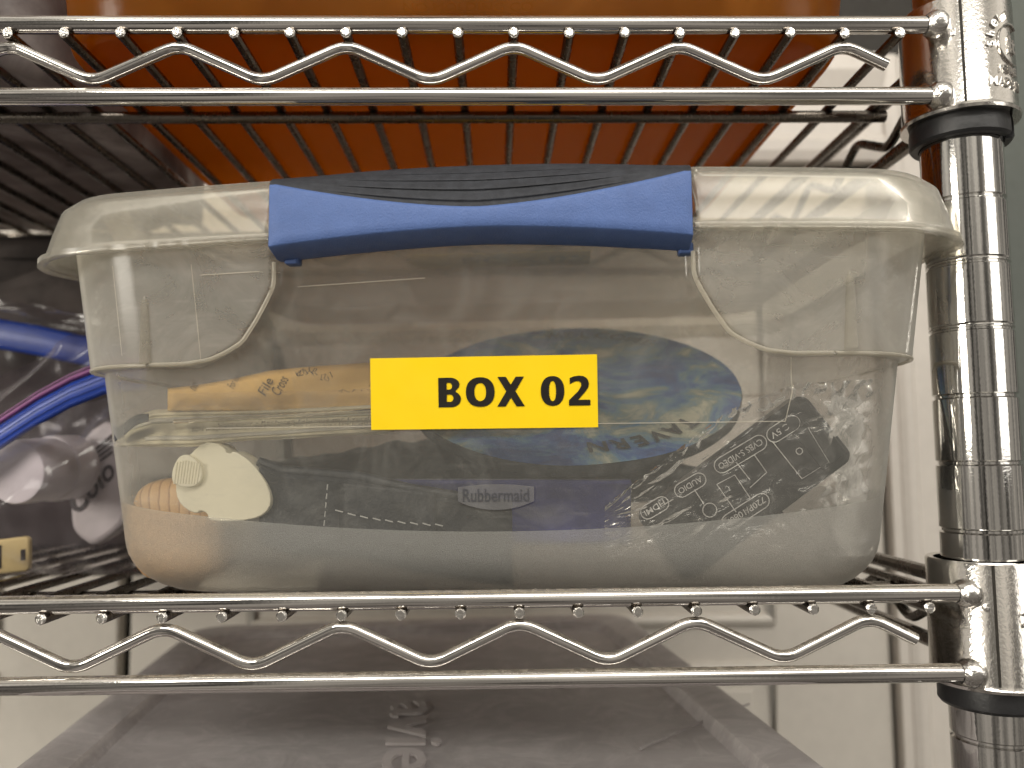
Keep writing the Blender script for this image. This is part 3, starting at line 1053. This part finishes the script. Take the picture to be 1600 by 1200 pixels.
# manila envelope leaning in the box
def env(u, v):
    xs = 262 + (835 - 262) * u
    ytop = lerp_table([(262, 607), (310, 601), (360, 592), (420, 579), (470, 574), (580, 567), (700, 560), (835, 553)], xs)
    ybot = lerp_table([(262, 640), (580, 640), (835, 625)], xs)
    p = lp(xs, ybot, 36).lerp(lp(xs, ytop, 58), v)
    return p + BY * (1.2 * math.sin(u * 9) * v)
V, F = grid(40, 6, env)
en = thing("manila_envelope", "manila envelope with pencil notes lying across the box", "envelope", base_of(V))
part(en, "envelope_sheet", V, F, "manila", solid=0.5)
def env_at(px, py, lift=-0.6):
    best = None
    for i in range(25):
        by = 36 + 22 * i / 24.0
        u = (px - 262) / (835 - 262)
        xs = px
        ytop = lerp_table([(262, 607), (310, 601), (360, 592), (420, 579), (470, 574), (580, 567), (700, 560), (835, 553)], xs)
        ybot = lerp_table([(262, 640), (580, 640), (835, 625)], xs)
        yy = ybot + (ytop - ybot) * (by - 36) / 22
        if best is None or abs(yy - py) < best[0]:
            best = (abs(yy - py), by)
    return lp(px, py, best[1] + lift)
V, F = [], []
for i, (s, x, y, sz, sl) in enumerate((("File", 415, 619, 15, -62), ("Cross", 437, 620, 17, -62), ("For me", 365, 608, 12, -62), ("no", 305, 611, 10, -62))):
    w_ = sz * 2.0 if len(s) > 3 else sz * 1.3
    ca, sa = math.cos(R(sl)), math.sin(R(sl))
    o_ = env_at(x, y); ux = env_at(x + w_ * ca * .9, y + w_ * sa * .9) - o_; uy = env_at(x + sz * .75 * sa * -0.9 * -1, y + sz * .3) - o_
    uy = env_at(x - sz * .85, y - sz * .55) - o_
    V, F = join((V, F), text_on(s, o_, ux, uy, 0.0))
part(en, "envelope_print", V, F, "print", smooth=False)
random.seed(3)
V, F = [], []
for (xa, xb, yc, am) in ((462, 500, 583, 8), (500, 540, 590, 9), (540, 578, 588, 7), (530, 580, 610, 6), (700, 780, 575, 7)):
    pts = []
    n = 26
    for i in range(n):
        x = xa + (xb - xa) * i / n + 3 * math.sin(i * 1.9)
        pts.append(env_at(x, yc + am * math.sin(i * 1.15 + random.uniform(-.4, .4)) * random.uniform(.4, 1) - (x - xa) * .08, -0.7))
    part(en, "pencil_writing", *tube(pts, 0.17, 5), "pencil")

# long refill packet of cream card in a clear sleeve
def pk(u, v, by0=24, by1=40):
    xs = 172 + (615 - 172) * u
    ybot = lerp_table([(172, 695), (300, 692), (380, 684), (600, 673)], xs)
    ytop = lerp_table([(172, 672), (215, 650), (240, 640), (600, 628)], xs)
    p = lp(xs, ybot, by0).lerp(lp(xs, ytop, by1), v)
    return p + BY * (0.9 * math.sin(u * 14 + v * 2)) * (1 - v)
V, F = grid(44, 8, pk)
pkt = thing("refill_packet", "long cream pen refill packet with printed edge in a clear sleeve", "packet", base_of(V))
part(pkt, "card", keep_in(V, 1.6), F, "paper", solid=0.6)
V2, F2 = grid(40, 3, lambda u, v: pk(0.01 + u * .97, -0.10 + 0.11 * v + 0.015 * math.sin(u * 17), 25.5, 26))
part(pkt, "lower_card", keep_in(V2, 1.6), F2, "paper", solid=0.5)
for k, (ya, yb_, mt_) in enumerate(((0.60, 0.72, "white_paper"), (0.80, 0.90, "paper"), (0.10, 0.20, "white_paper"))):
    Vk, Fk = grid(40, 2, lambda u, v: pk(0.06 + 0.03 * k + u * (.9 - .03 * k), ya + (yb_ - ya) * v + 0.03 * math.sin(u * 6 + k), 22.9, 38.5))
    part(pkt, "folded_leaf", Vk, Fk, mt_, solid=0.5)
V3, F3 = grid(24, 4, lambda u, v: lp(172 + 60 * u, lerp_table([(0, 690), (1, 655)], u) - 22 * v * (1 - .5 * u) + 3 * math.sin(u * 7), 22.5 + 4 * v))
part(pkt, "dark_flap", keep_in(V3, 1.4), F3, "slate", solid=0.4)
part(pkt, "refill_tube", *tube([lp(272, 659, 27.5), lp(430, 651, 27), lp(615, 640, 26.5)], 0.85, 10), "silver")
V, F = text_on("Company - Recharge Fabrique par Eversharp Pen", lp(340, 667, 21.5), lp(625, 655, 21.5) - lp(340, 667, 21.5), lp(341, 660.5, 21.7) - lp(340, 667, 21.5))
V2, F2 = text_on("lapiz boligrafo hechas por Eversharp Pen Company - Eine Ersatz mine", lp(300, 676, 21.3), lp(600, 663.5, 21.3) - lp(300, 676, 21.3), lp(301, 669.5, 21.5) - lp(300, 676, 21.3))
part(pkt, "edge_print", *join((V, F), (V2, F2)), "print", smooth=False)
Vs, Fs = grid(60, 10, lambda u, v: pk(-0.01 + 1.03 * u, -0.12 + 1.6 * v, 20.0, 32) + BY * (1.0 * nz((u * 18, v * 4, 1))) + BZ * (0.6 * nz((u * 12, v * 3, 5))))
part(pkt, "clear_sleeve", keep_in(Vs, 0.9), Fs, "sleeve_film", sharp=0)

# round printed mat leaning at the back
rc = lp(897, 601, 92)
Rm = 72.0
tilt = R(29)
ux = BX.copy(); uy = (BY * math.cos(tilt) + BZ * math.sin(tilt)).normalized(); un = ux.cross(uy).normalized()
V = [rc]; F = []
nr, na = 8, 96
V = []
for i in range(nr + 1):
    for k in range(na):
        a = 2 * math.pi * k / na
        r_ = Rm * i / nr
        V.append(rc + ux * r_ * math.cos(a) + uy * r_ * math.sin(a) + un * (0.5 * nz((r_ * .03 * math.cos(a), r_ * .03 * math.sin(a), 2))))
for i in range(nr):
    for k in range(na):
        F.append((i * na + k, i * na + (k + 1) % na, (i + 1) * na + (k + 1) % na, (i + 1) * na + k))
mt = thing("round_mat", "round blue printed mat leaning behind the yellow label", "mat", base_of(V))
part(mt, "printed_top", V, F, "mat", sharp=0)
V = []
for i, (dr, dh) in enumerate(((0.0, 0.2), (0.4, -1.0), (0.2, -4.5), (-1.5, -5.4), (-Rm + 1, -5.4))):
    for k in range(na):
        a = 2 * math.pi * k / na; r_ = Rm + dr + 0.15 * math.sin(k * 7.3)
        V.append(rc + ux * r_ * math.cos(a) + uy * r_ * math.sin(a) + un * (dh - 0.35))
F = [(i * na + k, i * na + (k + 1) % na, (i + 1) * na + (k + 1) % na, (i + 1) * na + k) for i in range(4) for k in range(na)]
part(mt, "rubber_base", V, F, "rubber", sharp=60)
V, F = [], []
def arc_text(s, a0, a1, rad, hgt, flip):
    global V, F
    n = len(s)
    for i, ch in enumerate(s):
        a = R(a0 + (a1 - a0) * i / max(1, n - 1))
        er = ux * math.cos(a) + uy * math.sin(a); et = ux * math.sin(a) - uy * math.cos(a)
        if flip:
            er, et = er, et
        tv, tf, asp = text_mesh(ch, 0.02)
        w_ = hgt * min(asp, 1.1)
        V2 = [rc + er * (rad + hgt * (v.y - .5)) + et * w_ * (v.x - .5) + un * 0.9 for v in tv]
        part(mt, "mat_letter", V2, tf, "rubber", smooth=False)
arc_text("WELCOME", 100, 52, 60, 8, False)
arc_text("TAVERN", -42, -82, 60, 8, True)

# dark leather wallet with pale stitching
def wal(u, v):
    xs = 405 + (800 - 405) * u
    yt = lerp_table([(405, 722), (440, 736), (560, 744), (640, 764), (800, 790)], xs)
    return lp(xs, yt + 130 * v, 23 + 5 * math.sin(v * math.pi) * .6 - 3.0 * smooth(0, .08, v) + 2 * u) 
V, F = grid(40, 24, wal)
V = keep_in(V, 4.5)
wlt = thing("leather_wallet", "dark leather wallet with pale stitching behind the white plastic case", "wallet", base_of(V))
part(wlt, "front_panel", V, F, "leather", solid=1.2)
Vr, Fr = tube([lp(405, 722, 25), lp(440, 735, 24), lp(560, 745, 24), lp(640, 764, 24.5), lp(800, 790, 26)], 2.0, 12)
part(wlt, "rolled_edge", Vr, Fr, "leather")
V, F = [], []
st = []
for i in range(5):
    a = (512 - i * 1.2, 757 + i * 14); st.append((a, (a[0] - 1.0, a[1] + 8.5)))
for i in range(9):
    x = 524 + i * 19.5; y = 797 + 24 * (1 - math.exp(-i * .22)) * 1.1
    st.append(((x, y), (x + 12, y + 3.2)))
for a, b in st:
    part(wlt, "stitch", *tube([lp(*a, 20.2), lp((a[0] + b[0]) / 2, (a[1] + b[1]) / 2, 20.0), lp(*b, 20.2)], 0.24, 6), "stitch")
V, F = grid(10, 14, lambda u, v: lp(530 + 150 * u, 752 + 18 * u + 90 * v, 21.6))
V = keep_in(V, 3.6)
part(wlt, "card_pocket", V, F, "leather", solid=0.8)

# indigo cloth pouch
def ind(u, v):
    xs = 560 + (985 - 560) * u
    p = lp(xs, 748 + 100 * v, 34 + 10 * (u - .5) ** 2 + 4 * math.sin(v * 3) + 1.5 * nz((u * 5, v * 4, 0)))
    return Vector((p.x, p.y, max(p.z, BO.z + 2.2)))
V, F = grid(36, 20, ind)
V = keep_in(V, 8)
single("cloth_pouch", V, F, "indigo", "indigo blue cloth pouch under the round mat", "pouch", solid=2.0, sharp=0)

# slate coloured cloth filling the back of the box
def slt(u, v):
    x = -124 + 240 * u; y = 58 + 140 * v
    h = (58 - 10 * smooth(20, 110, x)) * (math.sin(math.pi * min(1, max(0, u * .92 + .04))) ** 0.14) * (math.sin(math.pi * (v * .85 + .1)) ** .4)
    h += 6 * nz((x * .03, y * .03, 1)) + 3 * nz((x * .08, y * .08, 4))
    return bl(x, y, max(2.2, h))
V, F = grid(60, 40, slt)
single("folded_cloth", V, F, "slate", "dark slate cloth heaped at the back of the box", "cloth", sharp=0)
# white paper scrap on the floor of the box
V, F = grid(30, 8, lambda u, v: bl(-112 + 46 * u, 36 + 14 * v, 2.5 + 7 * v + 1.6 * math.sin(u * 8) * v))
single("paper_scrap", V, F, "white_paper", "white paper scrap at the bottom of the box", "paper", solid=0.4)
# black video converter in a clear bag
c0 = lp(1255, 612, 25)
eu = (lp(1337, 715, 25) - c0); ev = (lp(945, 806, 25) - c0)
eu = eu.normalized() * 29; ev = (ev - eu * (ev.dot(eu) / eu.length_squared)).normalized() * 74
en_ = eu.cross(ev).normalized()
if en_.dot(BY) < 0: en_ = -en_
dv = thing("video_converter", "black video converter with white port markings lying in a clear bag", "converter", base_of([c0, c0 + eu, c0 + ev, c0 + eu + ev]))
rp = []
rad = 4.0
for cx_, a0 in (((rad, rad), 180), ((29 - rad, rad), 270), ((29 - rad, 74 - rad), 0), ((rad, 74 - rad), 90)):
    for k in range(6):
        a = R(a0 + 18 * k)
        rp.append((cx_[0] + rad * math.cos(a), cx_[1] + rad * math.sin(a)))
eun, evn = eu.normalized(), ev.normalized()
PP = [c0 + eun * a + evn * b for a, b in rp]
minz = min(p.z for p in PP)
part(dv, "housing", *extrude(PP, en_ * 14), "device", bevel=0.9)
part(dv, "end_plate", *extrude([c0 + eun * a + evn * b - en_ * .5 for a, b in ((3, 1.2), (26, 1.2), (26, 12), (3, 12))], en_ * 1.2), "device", bevel=0.4)
V, F = [], []
def dpt(px, py):
    d = ray(px, py); return CAM + d * ((c0 - en_ * 0.35 - CAM).dot(en_) / d.dot(en_))
def pill(a, b, h):
    """rounded outline between two pixel points"""
    A = Vector(a); B = Vector(b); d = (B - A).normalized(); p = Vector((-d.y, d.x)); pts = []
    for cx_, s_ in ((B, 1), (A, -1)):
        for k in range(9):
            an = -math.pi / 2 + math.pi * k / 8
            pts.append(cx_ + (d * math.cos(an) * s_ + p * math.sin(an) * s_) * h)
    return [dpt(*q_) for q_ in pts]
for s, a, b, h in (("DC 5V", (1210, 679), (1238, 661), 12), ("CVBS S-VIDEO", (1128, 727), (1186, 692), 12), ("AUDIO", (1065, 766), (1092, 750), 11), ("HDMI", (1012, 800), (1034, 787), 11), ("720P/1080P", (1140, 815), (1190, 783), 12)):
    V, F = join((V, F), tube(pill(a, b, h), 0.2, 5, closed=True))
    A = Vector(a); B = Vector(b); d = (B - A).normalized(); p = Vector((-d.y, d.x))
    # printed upside down: reads from upper right to lower left
    s0 = B + d * h * .45 - p * h * .42; s1 = A - d * h * .45 - p * h * .42; s2 = B + d * h * .45 + p * h * .42
    o_ = dpt(*s0); V, F = join((V, F), text_on(s, o_, dpt(*s1) - o_, dpt(*s2) - o_, 0.004))
for path in ([(1207, 690), (1253, 748), (1295, 722), (1262, 668)], [(1150, 722), (1172, 750)], [(1178, 710), (1198, 738), (1172, 762)], [(1085, 765), (1100, 788)], [(1120, 757), (1148, 742), (1172, 778)], [(1052, 780), (1035, 790)], [(1120, 757), (1150, 800)]):
    V, F = join((V, F), tube([dpt(*q_) for q_ in path], 0.2, 5))
for cx_, cy_, r_ in ((1109, 797, 11), (1249, 705, 5)):
    V, F = join((V, F), tube([dpt(cx_ + r_ * math.cos(R(a)), cy_ + r_ * math.sin(R(a))) for a in range(0, 360, 24)], 0.2, 5, closed=True))
part(dv, "port_markings", V, F, "device_print", smooth=False)

def bagf(u, v):
    xs = 945 + (1372 - 945) * u; 
    y0 = lerp_table([(945, 790), (1140, 640), (1240, 600), (1400, 590)], xs)
    ys = y0 + (870 - y0) * v
    p = lp(xs, ys, 21.5 + 9 * smooth(.8, 1, u))
    h = 3.4 * abs(nz((u * 5 + v * 4, v * 5, 2))) + 1.8 * abs(nz((u * 11, v * 9 - u * 6, 7))) + 0.5 * abs(nz((u * 24, v * 20, 9)))
    h *= 1 - 0.75 * smooth(.72, .95, u)
    h += 3.6 * math.exp(-(v / .07) ** 2) * (0.7 + nz((u * 40, v * 20, 3)))
    p = p - BY * (h - 3.4)
    return Vector((p.x, p.y, max(p.z, BO.z + 2)))
V, F = grid(110, 70, bagf)
V = keep_in(V, 1.5)
single("clear_bag", V, F, "film", "crinkled clear plastic bag wrapped round the black converter", "plastic bag", sharp=0)

# ================================================================== left of the box: zip bags
def zipbag(name, label, band, Yb, y_below, y_above, w_px, drop, pink=True):
    pts = [at(x, y, Yb) for x, y in band]
    n = len(pts)
    t = thing(name, label, "zip bag", (sum(p.x for p in pts) / n, Yb, -202), group="freezer bags beside the box")
    def samp(u):
        f = u * (n - 1); i = min(n - 2, int(f)); return pts[i].lerp(pts[i + 1], f - i)
    # zipper band
    V, F = grid(40, 8, lambda u, v: samp(u) + Vector((0, -1.3 * math.sin(v * math.pi), (v - .5) * w_px)))
    z_ = part(t, "zipper_strip", V, F, "zip_blue", solid=0.6, sharp=0)
    for k in (0.15, 0.36, 0.62, 0.85):
        subpart(z_, t, "zipper_ridge", *tube([samp(u / 30) + Vector((0, -1.45, (k - .5) * w_px)) for u in range(31)], 0.2, 6), "zip_blue")
    if pink:
        subpart(z_, t, "zipper_line", *grid(30, 5, lambda u, v: samp(u) + Vector((0, -1.4 * math.sin(v * math.pi), w_px * (.53 + .26 * v)))), "zip_pink", solid=0.4, sharp=0)
        subpart(z_, t, "zipper_line", *tube([samp(u / 30) + Vector((0, -0.6, w_px * .84)) for u in range(31)], 0.35, 6), "zip_pink")
    Vu, Fu = grid(40, 16, lambda u, v: samp(u) + Vector((3 * nz((u * 3, v * 2, 1)), 2 + 9 * nz((u * 4, v * 3, 3)) * v - 2 * v, w_px * .5 + y_above * v)))
    part(t, "bag_lip", Vu, Fu, "bagfilm", sharp=0)
    def body(u, v):
        p = samp(u)
        zlo = -201.5
        z = p.z - w_px * .5 + (zlo - p.z + w_px * .5) * v
        return Vector((p.x + 6 * nz((u * 2, v * 3, 9)), p.y - drop * math.sin(math.pi * v) + 6 * nz((u * 4, v * 5, 2)) + 1.2 * nz((u * 9, v * 8, 4)), z))
    V, F = grid(60, 44, body)
    part(t, "bag_film", V, F, "bagfilm", sharp=0)
    return t


zipbag("zip_bag", "clear freezer bag with a blue and pink zip, white bottles inside", [(-90, 735), (0, 684), (60, 645), (110, 618), (165, 596), (230, 590)], 92, 60, 22, 11.5, 24)
zipbag("zip_bag", "freezer bag with a dark blue zip behind the bottles, folded over", [(-80, 500), (0, 522), (60, 532), (130, 548), (200, 560)], 190, 40, 12, 17, 20, pink=False)

# white bottle lying in the front bag, its cap end toward the camera
bc = at(22, 738, 104)
ad = Vector((0.14, 0.98, 0.05)).normalized()
def bottle_ring(prof):
    a = Vector((0, 0, 1)); b = ad.cross(a).normalized(); a = b.cross(ad)
    V = []; n = 40
    for s_, r_ in prof:
        for k in range(n):
            an = 2 * math.pi * k / n
            V.append(bc + ad * s_ + (a * math.cos(an) + b * math.sin(an)) * r_)
    F = [(i * n + k, i * n + (k + 1) % n, (i + 1) * n + (k + 1) % n, (i + 1) * n + k) for i in range(len(prof) - 1) for k in range(n)]
    return V, F
V, F = bottle_ring([(0, .2), (0, 13.0), (.6, 14.4), (2, 15.0), (24, 15.2)])
bt = thing("white_bottle", "white bottle lying cap first in the front zip bag", "bottle", base_of(V))
part(bt, "cap", V, F, "bottle", sharp=40)
V, F = bottle_ring([(24.0, 11.0), (24.5, 15.6), (26, 16.2), (40, 16.2), (44, 13), (44.2, .2)])
part(bt, "bottle_body", V, F, "bottle", sharp=40)

# squeezed white tube with dark lettering
tp = [at(x, y, 150) for x, y in ((112, 690), (190, 640), (215, 800), (150, 858), (118, 838), (107, 815))]
P = smooth_poly(tp, 2)
tb_ = thing("white_tube", "white squeezed tube with dark lettering between zip bag and box", "tube", base_of(P))
part(tb_, "tube_body", *extrude(P, Vector((0, 12, 0))), "tube_white", bevel=3)
o_ = at(118, 808, 149.2); V, F = text_on("Colo", o_, at(182, 742, 149.2) - o_, at(104, 776, 149.2) - o_, 0.02)
part(tb_, "tube_lettering", V, F, "tube_print", smooth=False)
V, F = [], []
for i in range(4):
    V, F = join((V, F), tube([at(138 + i * 1.5, 722 - i * 9 + 12, 149.3), at(175, 700 - i * 9 + 6, 149.3)], 0.5, 6))
part(tb_, "tube_stripes", V, F, "tube_print")

# pale yellow plastic tag with a slot
q = [at(x, y, 98) for x, y in ((-70, 852), (40, 838), (45, 842), (45, 888), (40, 893), (-70, 905))]
yt = thing("plastic_tag", "yellowed cream plastic tag with a slot standing on the lower shelf wires", "plastic tag", base_of(q))
tg = part(yt, "tag_body", *extrude(q, Vector((0, 3.5, 0))), "cream2", bevel=0.9)
part(yt, "slot", *extrude([at(x, y, 97.6) for x, y in ((32, 859), (39, 858), (39, 875), (32, 876))], Vector((0, 1.2, 0))), "darkslot", smooth=False)
part(yt, "slot", *extrude([at(x, y, 97.6) for x, y in ((-20, 854), (1.5, 852), (1.5, 888), (-20, 890))], Vector((0, 1.2, 0))), "darkslot", smooth=False)

# dark cloth bag filling the shelf behind the zip bags
def heap(cx, cy, z0, rx, ry, h, seed, sq=0.5):
    def f(u, v):
        a = 2 * math.pi * u; b = math.pi / 2 * v
        g = lambda x: math.copysign(abs(x) ** sq, x)
        d = 1 + 0.22 * nz((math.cos(a) * 1.6, math.sin(a) * 1.6 + v, seed)) + 0.08 * nz((math.cos(a) * 5, math.sin(a) * 5 + v * 4, seed))
        return Vector((cx + rx * g(math.cos(a)) * math.cos(b) ** .4 * d, cy + ry * g(math.sin(a)) * math.cos(b) ** .4 * d, z0 + h * math.sin(b) ** .8 * d))
    return grid(72, 30, f)
V, F = heap(-430, 245, -201, 150, 30, 178, 3.1)
single("cloth_bag", V, F, "darkcloth", "dark brown cloth bag slumped at the back of the lower shelf", "cloth bag", sharp=0)

# ================================================================== on the upper shelf: orange bin and grey bag
BXL, BXR, BYF, BYK = -313.0, -10.0, 4.0, 262.0
cxb = (BXL + BXR) / 2
V = []; F = []; n0 = None
prof = [(14, 2.4), (6, 2.4), (2.5, 3.4), (0.6, 6), (0, 9)] + [(-(z - 9) * 0.11, z) for z in (14, 22, 32, 45, 60, 90, 130, 170)]
for ins, z in prof:
    P = rrect((BXR - BXL) / 2 - ins, BYF + ins, BYK - ins, 34 - min(ins, 10), nf=20, nc=8, ns=10, nb=10)
    n0 = len(P)
    V += [Vector((cxb + x, y, z)) for x, y, _ in P]
for r_ in range(len(prof) - 1):
    for i in range(n0):
        j = (i + 1) % n0
        F.append((r_ * n0 + i, r_ * n0 + j, (r_ + 1) * n0 + j, (r_ + 1) * n0 + i))
F.append(tuple(range(n0))[::-1])
ob = thing("orange_bin", "translucent orange plastic bin on the upper wire shelf", "bin", (cxb, (BYF + BYK) / 2, 2.4))
bb = part(ob, "bin_body", V, F, "orange", solid=1.4, sharp=50)
o_ = at(630, 19, BYF - 1.6); V, F = text_on("NO MOLDING CO", o_, at(832, 18, BYF - 1.6) - o_, at(630, 5, BYF - 2.6) - o_)
subpart(bb, ob, "moulded_lettering", [v + Vector((0, -0.2, 0)) for v in V], F, "orange", smooth=False)
V, F = heap(-415, 120, 2.4, 96, 150, 120, 5.5, 0.55)
nV = len(V)
F.append(tuple(range(72)))
single("grey_bag", V, F, "greybag", "grey plastic bag on the upper shelf beside the orange bin", "plastic bag", sharp=0)

# ================================================================== under the lower shelf: clear grey bin
T2 = R(-5.4)
gx = Vector((math.cos(T2), -math.sin(T2), 0)); gy = Vector((math.sin(T2), math.cos(T2), 0))
pL, pR = atz(25, 1200, -268), atz(1288, 1200, -268)
gc = (pL + pR) / 2
hw = (pR - pL).length / 2


def gl_(x, y, z):
    return Vector((gc.x, gc.y, 0)) + gx * x + gy * y + Vector((0, 0, z))


gb = thing("clear_bin", "grey clear plastic bin with lid below the lower shelf", "bin", gl_(0, 120, -420))
sec2 = [(hw - 34, 26, -276), (hw - 22, 18, -275.5), (hw - 19, 15, -270), (hw - 8, 6, -268), (hw - 1, 1, -268.5), (hw, 0, -272), (hw + 1, -1, -284)]
V = []; F = []
for w, yf, z in sec2:
    P = rrect(w, yf - 60, 290 - yf, 22, nf=16, nc=8, ns=16, nb=12)
    n0 = len(P); V += [gl_(x, y, z) for x, y, _ in P]
for r_ in range(len(sec2) - 1):
    for i in range(n0):
        j = (i + 1) % n0
        F.append((r_ * n0 + i, r_ * n0 + j, (r_ + 1) * n0 + j, (r_ + 1) * n0 + i))
F.append(tuple(range(n0)))
gl_lid = part(gb, "bin_lid", V, F, "binlid", solid=1.2, sharp=40)
V = []; F = []
for w, yf, z in ((hw - 6, 4, -285), (hw - 12, 10, -420)):
    P = rrect(w, yf - 60, 290 - yf, 24, nf=16, nc=8, ns=16, nb=12); n0 = len(P)
    V += [gl_(x, y, z) for x, y, _ in P]
for i in range(n0):
    j = (i + 1) % n0; F.append((i, j, n0 + j, n0 + i))
F.append(tuple(range(n0, 2 * n0)))
part(gb, "bin_body", V, F, "binlid", solid=1.2)
zt_ = -274.2
o_ = atz(612, 1094, zt_); V, F = text_on("avie", o_ , atz(594, 1204, zt_) - o_, atz(688, 1094, zt_) - o_, 0.01)
subpart(gl_lid, gb, "moulded_lettering", V, F, "bin_emboss", smooth=False, solid=1.2)
V, F = [], []
for pts in ([(185, 1120), (188, 1135), (180, 1150)], [(1000, 1170), (1090, 1130), (1170, 1100)], [(40, 1230), (130, 1160), (180, 1125)]):
    subpart(gl_lid, gb, "lid_rib", *tube([atz(x, y, -274.2) for x, y in pts], 0.6, 8), "binlid")
def hp(cx, cy, rx, ry, h, seed):
    V, F = heap(0, 0, 0, rx, ry, h, seed, 0.6)
    return [gl_(cx + v.x, cy + v.y, -418 + v.z) for v in V], F
V, F = hp(-50, 110, 70, 120, 118, 2.2)
single("mauve_cloth", V, F, "mauve", "mauve grey cloth inside the clear bin under the shelf", "cloth", sharp=0)
V, F = hp(75, 130, 50, 130, 108, 6.2)
single("grey_cloth", V, F, "mauve", "dark grey cloth inside the clear bin under the shelf", "cloth", sharp=0)
o_ = atz(322, 1185, -284)
V, F = box(o_ + Vector((0, 0, -8)), 8, 12, 14)
single("red_tag", V, F, "red", "small red plastic piece inside the clear bin under the shelf", "plastic piece", bevel=1.5)
